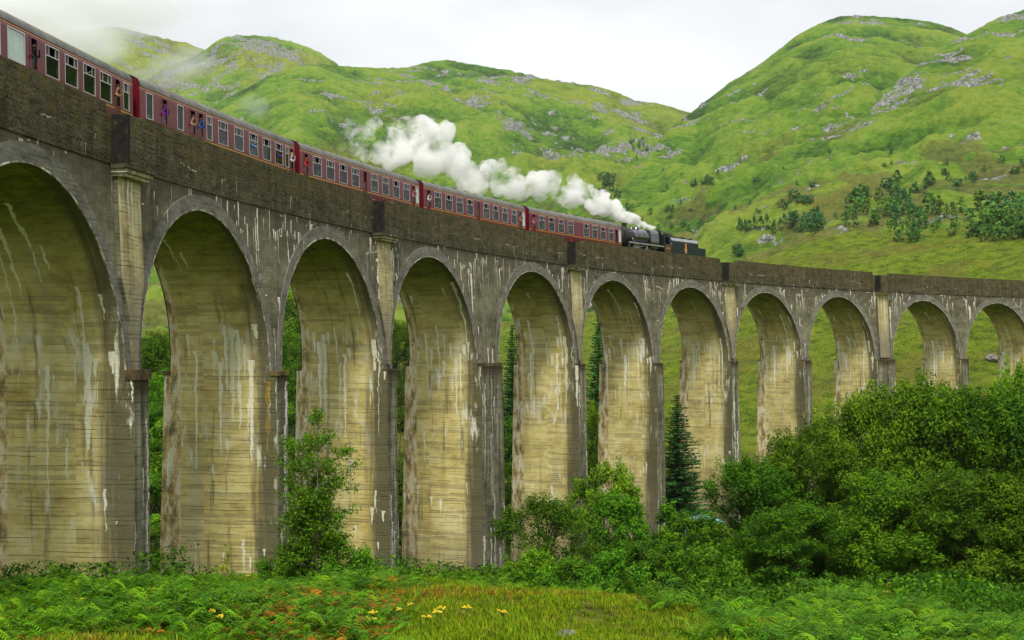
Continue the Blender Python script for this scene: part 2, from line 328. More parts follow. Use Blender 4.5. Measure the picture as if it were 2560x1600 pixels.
def corbmat():
    t = NT('concrete_corbel'); p = t.coord(); n = t.noise(p, 1.6, 5, 0.65)
    t.bsdf(t.ramp(n, [(0.35, (.1, .12, .03)), (0.5, (.3, .27, .14)), (0.66, (.6, .56, .42))]), 0.9, 0.2); return t.mat
M_CO = corbmat()

# ------------------------------------------------------------------ viaduct geometry
VR = 196.835; SPAN = 15.24; PW, PWW = 1.494, 4.051; SP, HC = -0.19, 7.81; HE = 8.576; BASE = 8.78; HM, HR = 11.24, 10.84; DD = 4.99; BAT = 0.446 / 8.0
def vp(s, d, z):
    a = s / VR; r = VR + d; return (r * math.sin(a), -VR + r * math.cos(a), z)
def bat(z): return max(0.0, (HC - z) * BAT)
A0_, A1_ = -2, 15                                   # first and last arch
arch = {}; pier = {}
s = 0.0
for k in range(1, A1_ + 1):
    arch[k] = (s, s + SPAN); s += SPAN; w = PWW if k in (4, 9, 14) else PW; pier[k] = (s, s + w); s += w
s = 0.0
for k in range(0, A0_ - 1, -1):
    pier[k] = (s - PW, s); s -= PW; arch[k] = (s - SPAN, s); s -= SPAN
pier[A0_ - 1] = (s - PWW, s)
pm = {k: (a + b) / 2 for k, (a, b) in pier.items()}
LEDGE = {1: 0.0, 2: -0.31, 3: -0.30, 4: -0.05, 5: -0.26, 6: -0.3, 7: -0.24, 9: -0.19, 10: -0.16}
REFUGE = [k for k in pier if k % 2 == 1 and -1 <= k <= 13]
ZT = {k: min(LEDGE.get(k, -0.22), SP) for k in pier}
def intr(c, s): x = min(1.0, abs(s - c) / (SPAN / 2)); return SP + (HC - SP) * math.sqrt(max(0.0, 1 - x * x))
viaduct = empty('railway_viaduct', vp(67, 2.5, -18)); VO = Vector(viaduct.location)
tag(viaduct, 'long curving concrete railway viaduct of tall round arches streaked with lime and damp', 'viaduct')
def vobj(mb, name, mats, parent=None):
    o = mb.obj(name, mats, None); o.data.transform(Matrix.Translation(-VO)); o.parent = parent or viaduct; return o
for k in range(A0_, A1_ + 1):
    a0, a1 = arch[k]; c = (a0 + a1) / 2; m0, m1 = pm[k - 1], pm[k]
    th = np.linspace(math.pi, 0, 41); sa = [c + SPAN / 2 * math.cos(x) for x in th]; za = [SP + (HC - SP) * math.sin(x) for x in th]
    ss = [m0] + sa + [m1]; zz = [ZT[k - 1]] + [max(z, SP) for z in za] + [ZT[k]]; zz[1] = ZT[k - 1]; zz[-2] = ZT[k]
    mb = MB()
    for i in range(len(ss) - 1):                    # front and rear faces
        s0, s1, z0, z1 = ss[i], ss[i + 1], zz[i], zz[i + 1]
        if s1 - s0 < 1e-6: continue
        lv0 = [z0] + [z for z in (HC,) if z > z0 + 1e-3] + [BASE]; lv1 = [z1] + [z for z in (HC,) if z > z1 + 1e-3] + [BASE]
        if len(lv0) != len(lv1): lv0 = [z0, max(z0, HC), BASE]; lv1 = [z1, max(z1, HC), BASE]
        for j in range(len(lv0) - 1):
            q = [(s0, lv0[j]), (s1, lv1[j]), (s1, lv1[j + 1]), (s0, lv0[j + 1])]
            mb.poly([vp(x, -bat(z), z) for x, z in q], [(x, z) for x, z in q]); mb.poly([vp(x, DD + bat(z), z) for x, z in reversed(q)], [(x + 300, z) for x, z in reversed(q)])
    vobj(mb, 'spandrel_wall', M_SP)
    mb = MB(); L = 0.0; arc = [0.0]
    for i in range(40): L += math.hypot(sa[i + 1] - sa[i], za[i + 1] - za[i]); arc.append(L)
    sa = [sa[0]] + sa + [sa[-1]]; za = [ZT[k - 1]] + za + [ZT[k]]; arc = [ZT[k - 1] - SP] + arc + [L + SP - ZT[k]]
    for i in range(42):                             # barrel
        for j in range(4):
            f0, f1 = j / 4, (j + 1) / 4; q = []
            for (ii, f) in ((i, f0), (i, f1), (i + 1, f1), (i + 1, f0)):
                z = za[ii]; b = bat(z); d = -b + (DD + 2 * b) * f; vv = (arc[ii] if i < 21 else L - arc[ii]) + SP
                q.append((vp(sa[ii], d, z), (d + 1.45 + 10.0 * ((2 * k if i >= 21 else 2 * k - 1) + 20), vv)))
            sgn = 1
            mb.poly([p for p, _ in q], [e for _, e in q], smooth=True)
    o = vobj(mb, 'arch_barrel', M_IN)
    mb = MB(); n = 48; th = np.linspace(math.pi, 0, n + 1)                         # proud ring of the arch
    P = []
    for x in th:
        cx, sx = math.cos(x), math.sin(x)
        pi_ = (c + SPAN / 2 * cx, SP + (HC - SP) * sx); wdt = 0.50 + 0.12 * sx
        po = (c + (SPAN / 2 + wdt) * cx, SP + (HE - SP) * sx)
        P.append((pi_, po))
    for i in range(n):
        (i0, o0), (i1, o1) = P[i], P[i + 1]
        fr = lambda q, e: vp(q[0], -bat(q[1]) - e, q[1])
        for e, dd in ((0.06, 0),):
            mb.poly([fr(i0, e), fr(i1, e), fr(o1, e), fr(o0, e)], [i0, i1, o1, o0]); mb.poly([fr(o0, e), fr(o1, e), fr(o1, -.02), fr(o0, -.02)]); mb.poly([fr(i0, e), fr(i0, -.01), fr(i1, -.01), fr(i1, e)], mi=1); w0 = lambda a, b: (a[0] + (b[0] - a[0]) * .10, a[1] + (b[1] - a[1]) * .10); mb.poly([fr(i0, e + .004), fr(i1, e + .004), fr(w0(i1, o1), e + .004), fr(w0(i0, o0), e + .004)], [i0, i1, i1, i0], mi=1)
            rr = lambda q, e: vp(q[0], DD + bat(q[1]) + e, q[1])
            mb.poly([rr(i0, e), rr(o0, e), rr(o1, e), rr(i1, e)]); mb.poly([rr(o0, e), rr(o0, -.02), rr(o1, -.02), rr(o1, e)])
    vobj(mb, 'arch_ring', [M_RI, M_LI])
# pier shafts with a cap slab at the springing
GROUND_AT = {}
for k in range(A0_ - 1, A1_ + 1):
    p0, p1 = pier[k]; zt = ZT[k]; zb = -21.0; zl_ = LEDGE.get(k, -0.22)
    pr = 0.36; ff = lambda z: -bat(SP) - pr - (zt - z) / 70.0; rf = lambda z: DD + bat(SP) + pr + (zt - z) / 70.0
    l_ = lambda z: p0 - (zt - z) / 110.0; r_ = lambda z: p1 + (zt - z) / 110.0
    mb = MB(); zs = [zt, -6, -12, zb]
    for z1, z0 in zip(zs[:-1], zs[1:]):
        q = lambda fs, fd: None
        A = lambda z: (vp(l_(z), ff(z), z), vp(r_(z), ff(z), z), vp(r_(z), rf(z), z), vp(l_(z), rf(z), z))
        a, b = A(z0), A(z1); du0, du1 = rf(z0) - ff(z0), rf(z1) - ff(z1)
        mb.poly([a[0], a[1], b[1], b[0]], [(l_(z0), z0), (r_(z0), z0), (r_(z1), z1), (l_(z1), z1)], 0)
        mb.poly([a[2], a[3], b[3], b[2]], [(r_(z0) + 300, z0), (l_(z0) + 300, z0), (l_(z1) + 300, z1), (r_(z1) + 300, z1)], 0)
        o_ = 0.64 + 10.0 * (2 * k + 20)
        mb.poly([a[3], a[0], b[0], b[3]], [(o_ + du0, z0), (o_, z0), (o_, z1), (o_ + du1, z1)], 1)
        o_ += 10.0
        mb.poly([a[1], a[2], b[2], b[1]], [(o_, z0), (o_ + du0, z0), (o_ + du1, z1), (o_, z1)], 1)
    mb.poly([b[0], b[1], b[2], b[3]], mi=0)
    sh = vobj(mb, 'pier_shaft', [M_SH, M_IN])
    thick, ov = (0.24, 0.10) if k in (1, 2) else (0.14, 0.03)
    for front in (True, False):
        mb = MB(); d0, d1 = (ff(zt) - ov, -bat(SP) - 0.003) if front else (DD + bat(SP) + 0.003, rf(zt) + ov)
        g = [vp(x, d, z) for x in (p0 - ov * 0.6, p1 + ov) for d in (d0, d1) for z in (zt + 0.004, max(zl_, zt) + thick)]
        mb.hexa(g); vobj(mb, 'pier_cap', M_CAP, sh).matrix_parent_inverse = Matrix()
# parapets, refuges, corbels, pilasters
def wall_seg(name, s0, s1, d0, d1, z0, z1, mat, step=1.6, parent=None, wob=0.0):
    n = max(1, int(abs(s1 - s0) / step)); mb = MB()
    for i in range(n):
        a, b = s0 + (s1 - s0) * i / n, s0 + (s1 - s0) * (i + 1) / n
        za, zb_ = z1 + wob * (vnoise(a * 1.3, 3.0) - .5), z1 + wob * (vnoise(b * 1.3, 3.0) - .5)
        mb.poly([vp(a, d0, z0), vp(b, d0, z0), vp(b, d0, zb_), vp(a, d0, za)], [(a, z0), (b, z0), (b, zb_), (a, za)])
        mb.poly([vp(b, d1, z0), vp(a, d1, z0), vp(a, d1, za), vp(b, d1, zb_)], [(b + 50, z0), (a + 50, z0), (a + 50, za), (b + 50, zb_)])
        mb.poly([vp(a, d0, za), vp(b, d0, zb_), vp(b, d1, zb_), vp(a, d1, za)], [(a, 11.4), (b, 11.4), (b, 11.6), (a, 11.6)])
        mb.poly([vp(a, d0, z0), vp(a, d1, z0), vp(b, d1, z0), vp(b, d0, z0)])
        if i == 0: mb.poly([vp(a, d0, z0), vp(a, d0, za), vp(a, d1, za), vp(a, d1, z0)], [(d0, z0), (d0, za), (d1, za), (d1, z0)])
        if i == n - 1: mb.poly([vp(b, d0, z0), vp(b, d1, z0), vp(b, d1, zb_), vp(b, d0, zb_)], [(d0, z0), (d1, z0), (d1, zb_), (d0, zb_)])
    return vobj(mb, name, mat, parent)
RW = 1.42                                            # half width of a refuge
for side in (0, 1):
    dk = (lambda d: d) if side == 0 else (lambda d: DD - d)
    lo = pier[A0_ - 1][0]; cuts = [lo] + [x for k in sorted(REFUGE) for x in (pm[k] - 1.95, pm[k] + 1.95)] + [pier[A1_][1]]
    for i in range(0, len(cuts), 2):
        a, b = cuts[i], cuts[i + 1]; n = max(1, round((b - a) / 9.0))
        for j in range(n): wall_seg('parapet', a + (b - a) * j / n + 0.004, a + (b - a) * (j + 1) / n - 0.004, *sorted((dk(-0.07), dk(0.36))), BASE + 0.003, HM, M_PA, wob=0.05)
    for k in REFUGE:
        c = pm[k]; out = -0.78
        wall_seg('parapet', c - 1.94, c - RW - 0.003, *sorted((dk(-0.07), dk(0.36))), BASE + 0.003, HR, M_PA, wob=0.03)
        wall_seg('parapet', c + RW + 0.003, c + 1.94, *sorted((dk(-0.07), dk(0.36))), BASE + 0.003, HR, M_PA, wob=0.03)
        rf_ = wall_seg('refuge', c - RW + 0.24, c + RW - 0.24, *sorted((dk(out), dk(out + 0.3))), BASE + 0.003, HR, M_PA, 0.7, wob=0.03)
        for sg in (-1, 1):
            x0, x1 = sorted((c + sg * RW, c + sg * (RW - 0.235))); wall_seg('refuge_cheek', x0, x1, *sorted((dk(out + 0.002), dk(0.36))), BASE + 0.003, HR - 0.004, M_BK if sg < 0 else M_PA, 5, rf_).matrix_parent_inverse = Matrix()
        for j, (zz0, zz1, e) in enumerate(((8.62, BASE, 0.0), (8.44, 8.615, -0.12), (8.30, 8.435, -0.24))):
            wall_seg('corbel', c - RW - 0.02 + j * .1, c + RW + 0.02 - j * .1, *sorted((dk(out - 0.04 - e), dk(-0.01))), zz0, zz1, (M_PA, M_CO, M_CO)[j], 3)
        # pilaster: narrows where the two arch rings close in
        mb = MB(); zl = np.linspace(SP + 0.35, 8.29, 24); hw = lambda z: max(0.10, min(1.12, pier[k][1] - c + SPAN / 2 - (SPAN / 2 + 0.56) * math.sqrt(max(0, 1 - ((z - SP) / (HE - SP)) ** 2)) - .03))
        pd = lambda z, e: vp(0, 0, 0)
        for z0, z1 in zip(zl[:-1], zl[1:]):
            D = lambda z: (-bat(z) - 0.22) if side == 0 else (DD + bat(z) + 0.22)
            B = lambda z: (-bat(z) + 0.01) if side == 0 else (DD + bat(z) - 0.01)
            q = [(c - hw(z0), z0), (c + hw(z0), z0), (c + hw(z1), z1), (c - hw(z1), z1)]
            mb.poly([vp(x, D(z), z) for x, z in q], q, 0)
            for sg in (-1, 1):
                mb.poly([vp(c + sg * hw(z0), D(z0), z0), vp(c + sg * hw(z1), D(z1), z1), vp(c + sg * hw(z1), B(z1), z1), vp(c + sg * hw(z0), B(z0), z0)], [(c, z0), (c, z1), (c + .2, z1), (c + .2, z0)], 1)
        vobj(mb, 'pilaster', [M_PI, M_SP])
wall_seg('deck', pier[A0_ - 1][0], pier[A1_][1], 0.37, DD - 0.37, 8.9, 9.35, M_SP, 3)
# the track
M_BAL = plain('ballast', (.12, .11, .1), 0.95, 0.2, var=0.5, scale=14); M_RAIL = plain('rail_steel', (.16, .12, .1), 0.4, 0.5, 0.7)
RZ = 10.0; TD = 2.5
track = empty('railway_track', vp(67, TD, 9.35)); TO = Vector(track.location)
tag(track, 'single railway track in ballast along the top of the viaduct', 'railway track')
def tobj(o): o.data.transform(Matrix.Translation(VO - TO)); o.parent = track
tobj(wall_seg('ballast', pier[A0_ - 1][0], pier[A1_][1], 0.4, DD - 0.4, 9.355, 9.72, M_BAL, 3))
for off in (-0.72, 0.72): tobj(wall_seg('rail', pier[A0_ - 1][0], pier[A1_][1], TD + off - 0.035, TD + off + 0.035, 9.723, RZ, M_RAIL, 2))
# ------------------------------------------------------------------ ground
GX = np.array([-900, 0, 220, 500, 760, 1000, 1400, 1700, 1860, 2060, 2300, 2560, 3400.])       # photo columns
CY = np.array([1468, 1478, 1462, 1452, 1450, 1452, 1470, 1520, 1548, 1512, 1530, 1545, 1545.])   # where the near slope breaks
CD = np.array([52, 52, 52, 55, 60, 66, 66, 58, 46, 38, 38, 38, 38.])
BK = {110: [-15, -15, -15, -15.5, -16.5, -18, -18.6, -18.8, -18.8, -18.5, -18, -18, -18],
      150: [-14, -14, -14, -14, -15, -17, -18.4, -18.6, -18.6, -18, -17, -16, -15],
      200: [-10, -10, -10, -10, -11, -13, -15.5, -15.5, -15, -14, -13, -12, -10],
      280: [-4, -4, -4, -4, -4, -4, -4, 1, 5, 8, 10, 12, 14],
      380: [5, 5, 5, 5, 5, 6, 8, 18, 26, 32, 34.5, 36, 38],
      460: [8, 8, 8, 8, 8, 8, 12, 16, 22, 27, 30, 31, 33],
      700: [-2, -2, -2, -2, -2, -2, 0, 4, 8, 10, 12, 12, 12],
      3400: [-20] * 13}
def ground_z(x, y, rough=True):
    x = np.asarray(x, float); y = np.asarray(y, float)
    dx = x - CAM[0]; dy = y - CAM[1]; d = np.hypot(dx, dy); an = np.arctan2(dy, dx) - YAW; an = (an + np.pi) % (2 * np.pi) - np.pi
    an = np.clip(an, -1.1, 1.1); px = 1280 - FPX * np.tan(an)
    yc = np.interp(px, GX, CY); dc = np.interp(px, GX, CD)
    h0 = 800 + FPX * math.tan(PITCH)
    zc = CAM[2] - (yc - h0) / FPX * dc
    z20 = np.full_like(px, CAM[2] - (1632 - h0) / FPX * 20)
    cols = [np.full_like(px, -0.62), np.full_like(px, -1.7), z20, zc, zc - 0.215 * 10] + [np.interp(px, GX, np.array(v, float)) for v in BK.values()]
    ds = [np.zeros_like(px), np.full_like(px, 8.), np.full_like(px, 20.), dc, dc + 10] + [np.full_like(px, float(k)) for k in BK]
    z = np.full_like(px, -20.0)
    Dm = np.stack(ds, -1); Zm = np.stack(cols, -1)
    for i in range(Dm.shape[-1] - 1):
        a, b = Dm[..., i], Dm[..., i + 1]; msk = (d >= a) & (d <= b); t = np.clip((d - a) / (b - a), 0, 1); t = t * t * (3 - 2 * t) * 0.5 + t * 0.5
        z = np.where(msk, Zm[..., i] + (Zm[..., i + 1] - Zm[..., i]) * t, z)
    if rough:
        k = np.clip(d / 90, 0.15, 1.0)
        z = z + (0.5 * k + .45 * sst(14, 24, d) * sst(70, 50, d)) * fbm(x / 5.5, y / 5.5, 5, 4) + (2.2 * fbm(x / 30, y / 30, 8, 5) + 1.1 * fbm(x / 7, y / 7, 9, 4)) * sst(170, 300, d) * sst(5000, 1500, d)
    return z
an = np.r_[np.linspace(-math.pi, -0.52, 40), np.linspace(-0.5, 0.5, 560), np.linspace(0.52, math.pi, 40)]
dd = np.r_[np.geomspace(0.4, 12, 24), np.geomspace(12.4, 130, 210), np.geomspace(131, 700, 180), np.geomspace(720, 3300, 20)]
AA, DG = np.meshgrid(an, dd); X = CAM[0] + DG * np.cos(AA + YAW); Y = CAM[1] + DG * np.sin(AA + YAW); Z = ground_z(X, Y)
nr, nc = X.shape; idx = np.arange(nr * nc).reshape(nr, nc)
F = np.stack([idx[:-1, :-1], idx[:-1, 1:], idx[1:, 1:], idx[1:, :-1]], -1).reshape(-1, 4)
def groundmat():
    t = NT('moor_grass'); p = t.pos(); a = t.noise(p, 0.05, 5, 0.6); b = t.noise(p, 0.35, 5, 0.65); f = t.noise(t.scale(p, (1, 1, 0.4)), 2.4, 5, 0.7)
    c = t.ramp(t.m('ADD', t.m('MULTIPLY', b, 0.5), t.m('MULTIPLY', f, 0.5)), [(0.4, (.05, .095, .008)), (0.48, (.14, .22, .01)), (0.55, (.23, .3, .016)), (0.64, (.32, .3, .05))])
    c = t.mix(t.rng(a, 0.48, 0.62, 0., 0.5), c, t.ramp(f, [(0.36, (.07, .075, .012)), (0.5, (.2, .16, .03)), (0.64, (.3, .21, .08))]))
    t.bsdf(c, 0.95, 0.1, t.bump(t.m('ADD', f, t.m('MULTIPLY', b, 2.5)), 1.0, 1.2)); return t.mat
M_GR = groundmat()
ground = link(bpy.data.objects.new('ground', np_mesh('ground', np.c_[X.ravel(), Y.ravel(), Z.ravel()], F, [M_GR], True))); tag(ground, kind='structure')
BV = []
def add_bvh(V, F): BV.append(BVHTree.FromPolygons([tuple(v) for v in V.tolist()], [tuple(f) for f in F.tolist()]))
add_bvh(np.c_[X.ravel(), Y.ravel(), Z.ravel()], F)

# ------------------------------------------------------------------ hills
def hillmat(name, tone, rock, yellow, blue=0.0):
    t = NT(name); p = t.pos()
    a = t.noise(p, 0.006, 5, 0.6); b = t.noise(t.scale(p, (1, 1, 1.6)), 0.045, 6, 0.65, 0.6); f = t.noise(p, 0.22, 6, 0.75)
    k = t.m('ADD', t.m('ADD', t.m('MULTIPLY', b, 0.38), t.m('MULTIPLY', f, 0.46)), t.m('MULTIPLY', t.attr('fold'), 0.18))
    g = [tuple(x * tone for x in c) for c in ((.03, .075, .012), (.075, .18, .016), (.135, .27, .02), (.25, .345, .04))]
    c = t.ramp(k, list(zip((0.39, 0.47, 0.545, 0.64), g)))
    c = t.mix(t.rng(a, 0.48, 0.62, 0., 0.45 * yellow), c, t.ramp(f, [(0.3, (.14, .15, .01)), (0.7, (.36, .32, .05))]))
    hm = t.attr('heath'); c = t.mix(t.m('MULTIPLY', t.rng(hm, 0.2, 0.8), 0.6), c, t.ramp(f, [(0.3, (.04, .05, .015)), (0.55, (.13, .1, .035)), (0.8, (.2, .15, .08))]))
    rk = t.m('ADD', t.attr('rock'), t.m('MULTIPLY', t.m('SUBTRACT', f, 0.5), 1.6))
    rc = t.ramp(t.noise(t.scale(p, (1, 1, 0.6)), 0.5, 5, 0.75), [(0.38, (.05, .058, .05)), (0.5, (.19, .2, .18)), (0.62, (.4, .41, .38))])
    c = t.mix(t.m('MULTIPLY', t.rng(rk, 0.45, 0.62), rock), c, rc)
    t.bsdf(c, 0.95, 0.1, t.bump(t.m('ADD', t.m('MULTIPLY', b, 3.0), f), 1.0, 2.5)); return t.mat
def hill(name, crest, d0, e0, dc, seed, mat, rows=240, colstep=2.2, pw=1.0, amp=1.0, rockamt=0.5, back=0.35, crestamp=0.05):
    """slope rising from distance d0 (tan elevation e0) to a skyline given as photo pixels"""
    cx = np.array([c[0] for c in crest]) * S_; cyy = np.array([c[1] for c in crest]) * S_
    xs = np.arange(cx[0], cx[-1] + colstep, colstep); ys = np.interp(xs, cx, cyy)
    ker = np.hanning(9); ker /= ker.sum(); ys = np.convolve(np.pad(ys, 4, mode='edge'), ker, 'valid')
    ec = np.array([tan_el(a, b) for a, b in zip(xs, ys)])
    f_ = lambda q: np.interp(xs, np.array([c[0] for c in q]) * S_, np.array([c[1] for c in q])) if hasattr(q, '__len__') else np.full_like(xs, float(q))
    d0, e0, dc = f_(d0), f_(e0), f_(dc); ec = np.maximum(ec, e0 + 0.002)
    v = np.r_[np.linspace(0, 1, rows), 1 + np.linspace(0.02, 1, 14) ** 1.3 * back]
    VV, XX = np.meshgrid(v, np.arange(len(xs))); VV = VV.T; XX = XX.T
    up = np.minimum(VV, 1.0); az = az_of(xs)[XX]
    d = d0[XX] + (dc - d0)[XX] * VV
    el = e0[XX] + (ec - e0)[XX] * up ** pw
    z = CAM[2] + d * el; z = np.where(VV > 1, CAM[2] + dc[XX] * ec[XX] - (VV - 1) ** 1.2 * (ec * dc)[XX] * 1.6, z)
    X = CAM[0] + d * np.cos(az); Y = CAM[1] + d * np.sin(az)
    win = np.sin(np.pi * np.clip(up, 0, 1)) ** 0.6 * (VV <= 1) + crestamp
    # folds, gullies and knolls
    n40 = fbm(X / 40, Y / 40, seed + 40, 4); n95 = ridged(X / 95, Y / 95, seed + 20, 4); n11 = fbm(X / 11, Y / 11, seed + 41, 3)
    fold = np.clip(.5 + 1.1 * n40 + 1.2 * (n95 - .55) + .45 * n11, 0, 1)
    z = z + amp * win * (24 * fbm(X / 210, Y / 210, seed, 4) + 18 * (n95 - 0.55) + 13 * n40 + 4 * n11)
    r = ridged(X / 60 + z / 45, Y / 60 - z / 45, seed + 60, 5); r2 = fbm(X / 150, Y / 150, seed + 70, 3); r3 = .5 * vnoise(X / 11, Y / 11 + z / 7, seed + 80) + .5 * vnoise(X / 4.5, Y / 4.5 + z / 3, seed + 81)
    rock = sst(0.76, 0.98, r + 0.2 * r2 + rockamt * 0.16 * (up - 0.4) + 0.5 * (r3 - .5) + .22 * (vnoise(X / 24, Y / 24, seed + 85) - .6))
    z = z + rock * (2.2 * (vnoise(X / 7, Y / 7, seed + 90) - 0.3) + 1.6 * (vnoise(X / 3.4, Y / 3.4, seed + 91) - .4)) * np.where(VV > 1, 0.3, 1)
    z = z + 0.9 * (vnoise(X / 4, Y / 4, seed + 95) - .5) * amp
    heath = sst(0.54, 0.66, vnoise(X / 55 + 3, Y / 55, seed + 99) * 0.55 + vnoise(X / 16, Y / 16, seed + 98) * 0.45) * sst(0.75, 0.3, up)
    nr, nc = X.shape; idx = np.arange(nr * nc).reshape(nr, nc)
    F = np.stack([idx[:-1, 1:], idx[:-1, :-1], idx[1:, :-1], idx[1:, 1:]], -1).reshape(-1, 4)
    V = np.c_[X.ravel(), Y.ravel(), z.ravel()]
    o = link(bpy.data.objects.new(name, np_mesh(name, V, F, [mat], True, {'rock': rock.ravel(), 'heath': heath.ravel(), 'fold': fold.ravel()}))); tag(o, kind='structure')
    add_bvh(V, F); return o
HR1 = hillmat('hill_turf', 0.79, 1.0, 0.4)
HM_ = hillmat('hill_turf_middle', 0.8, 1.0, 0.7)
HF_ = hillmat('hill_turf_far', 0.85, 0.9, 1.1)
hill('hill', [(1360, 640), (1430, 500), (1470, 450), (1500, 418), (1540, 355), (1600, 292), (1640, 262), (1720, 200), (1800, 152), (1870, 96), (1900, 76), (1950, 50), (1990, 38), (2060, 37), (2130, 42), (2200, 51), (2250, 64), (2290, 82), (2340, 105), (2420, 150), (2700, 260), (3100, 380)],
     400, [(1360, -0.02), (1500, 0.0), (1700, 0.04), (2000, .068), (3100, .072)], [(1360, 700), (1640, 1150), (1990, 1300), (3100, 1500)], 3, HR1, rows=330, pw=0.95, amp=1.0, rockamt=1.0)
hill('hill', [(1600, 680), (1750, 560), (1860, 455), (1940, 375), (2020, 300), (2090, 228), (2150, 172), (2220, 122), (2290, 82), (2350, 52), (2419, 25), (2520, -30), (2700, -60), (3100, 0)],
     400, [(1600, .03), (1850, .05), (2200, .068), (3100, .072)], [(1600, 480), (1850, 640), (2100, 880), (2419, 1050), (3100, 1100)], 9, HR1, rows=300, pw=0.95, amp=0.75, rockamt=1.0)
hill('hill', [(-500, 420), (-100, 380), (300, 330), (430, 290), (500, 250), (570, 212), (640, 176), (700, 158), (760, 152), (850, 160), (900, 163), (960, 160), (1000, 148), (1060, 141), (1110, 151), (1200, 166), (1300, 190), (1400, 203), (1450, 216), (1500, 238), (1560, 246), (1610, 262), (1660, 275), (1800, 330)],
     340, [(-500, -0.03), (900, -0.03), (1500, -0.02), (1800, .0)], [(-500, 1100), (640, 1350), (1060, 1500), (1800, 1500)], 14, HM_, rows=280, pw=0.9, amp=1.1, rockamt=0.75)
hill('hill', [(150, 330), (300, 215), (380, 170), (440, 140), (490, 118), (520, 97), (560, 91), (600, 88), (640, 97), (690, 110), (740, 130), (790, 153), (900, 240), (1050, 340)],
     900, 0.06, 2000, 21, HF_, rows=170, pw=0.9, amp=1.3, rockamt=1.1, crestamp=.22)
hill('hill', [(-900, 60), (-400, 10), (0, 5), (60, 25), (120, 55), (180, 76), (230, 68), (265, 62), (310, 75), (360, 86), (420, 101), (480, 124), (560, 190), (700, 320)],
     1000, 0.05, 2500, 27, HF_, rows=150, colstep=3.0, pw=0.9, amp=1.5, rockamt=0.8, crestamp=.2)
def hit(x, y):
    """first ground or hill point seen at photo pixel (x, y)"""
    v = pdir(x, y); best = None
    for b in BV:
        p, n, i, dist = b.ray_cast(Vector(CAM), Vector(v))
        if p is not None and (best is None or dist < best[1]): best = (p, dist)
    return best[0] if best else None
# ------------------------------------------------------------------ foliage builders
def leaf_quads(P, N, size, rng, tint, asp=0.55, fold=0.12):
    """one rhombic leaf (or leaf spray) per point, lying across the direction N"""
    n = len(P); r = rng.normal(size=(n, 3)); a = np.cross(N, r); a /= np.linalg.norm(a, axis=1)[:, None] + 1e-9; b = np.cross(N, a); b /= np.linalg.norm(b, axis=1)[:, None] + 1e-9
    sz = (size * rng.uniform(0.6, 1.3, n))[:, None]
    V = np.stack([P - a * sz * .5, P + b * sz * asp * .5 + N * sz * fold, P + a * sz * .5, P - b * sz * asp * .5 + N * sz * fold], 1).reshape(-1, 3)
    F = np.arange(4 * n).reshape(n, 4); return V, F, np.repeat(tint, 4)
def crown_mesh(name, mat, seed, w, h, nclump, nleaf, leaf, low=0.0, droop=0.0, shape='round'):
    """crown of leaf clumps: width w, height h, standing on z = low*h .. h"""
    rng = np.random.default_rng(seed); P, N, T = [], [], []
    cz = []
    for i in range(nclump):
        u = rng.uniform(0, 1); zf = low + (1 - low) * (u ** 0.8)
        t = (zf - low) / (1 - low)
        if shape == 'round': rad = math.sqrt(max(0.02, 1 - (2 * t - 0.85) ** 2 / 1.35)) if t > .42 else 0.86 + 0.14 * t / .42
        elif shape == 'tall': rad = (0.55 + 0.45 * math.sin(math.pi * min(1, t * 1.05 + .12))) * (1 if t < .6 else max(0.12, 1 - (t - .6) / .42))
        else: rad = max(0.06, 1 - t) ** 0.85
        ang = rng.uniform(0, 2 * math.pi); rr = rad * (rng.uniform(0.72, 1.0) if rng.uniform() < .8 else rng.uniform(.2, .7)) * 0.46 * w * (1 + 0.22 * math.sin(3 * ang + seed) + rng.normal(0, .1))
        cr = w * rng.uniform(0.085, 0.185) * (0.75 if shape != 'round' else 1)
        cz.append((rr * math.cos(ang), rr * math.sin(ang), zf * h - cr * 0.6, cr))
    cz = np.array(cz); per = np.maximum(6, (nleaf * cz[:, 3] ** 2 / (cz[:, 3] ** 2).sum()).astype(int))
    for (x, y, z, cr), k in zip(cz, per):            # each clump: sprays of leaves radiating outwards and up
        nt = int(rng.integers(7, 12)); o_ = np.array([x, y, 0.5 * (z - 0.4 * h)]); o_ /= np.linalg.norm(o_) + 1e-9
        td = rng.normal(size=(nt, 3)) * .75 + o_ * .75 + np.array([0, 0, .55]); td /= np.linalg.norm(td, axis=1)[:, None]; tl = cr * rng.uniform(.8, 1.5, nt); tv = rng.normal(0, .12, nt)
        q = rng.integers(0, nt, k); t_ = rng.uniform(0.12, 1, k) ** 0.8; d = td[q]; g = rng.normal(size=(k, 3)); g -= (g * d).sum(1)[:, None] * d
        p = np.array([x, y, z]) + d * (tl[q] * t_)[:, None] + g * (cr * .24 * (1.12 - t_) * (0.35 + t_) * 1.7)[:, None]; p[:, 2] -= droop * t_ * cr
        nn = d * .35 + g * .45 + rng.normal(size=(k, 3)) * .35; nn[:, 2] += 0.45; nn /= np.linalg.norm(nn, axis=1)[:, None]
        P.append(p); N.append(nn); T.append(np.clip(0.12 + rng.normal(0, .08) + tv[q] + .62 * t_ ** 1.5 + rng.normal(0, .1, k), 0, 1))  # tint darkens leaves deep in a clump and lightens tips: painted shade
    P = np.concatenate(P); P[:, 2] = np.maximum(P[:, 2], 0.02); V, F, T = leaf_quads(P, np.concatenate(N), leaf, rng, np.concatenate(T))
    return np_mesh(name, V, F, [mat], False, {'tint': T}), cz
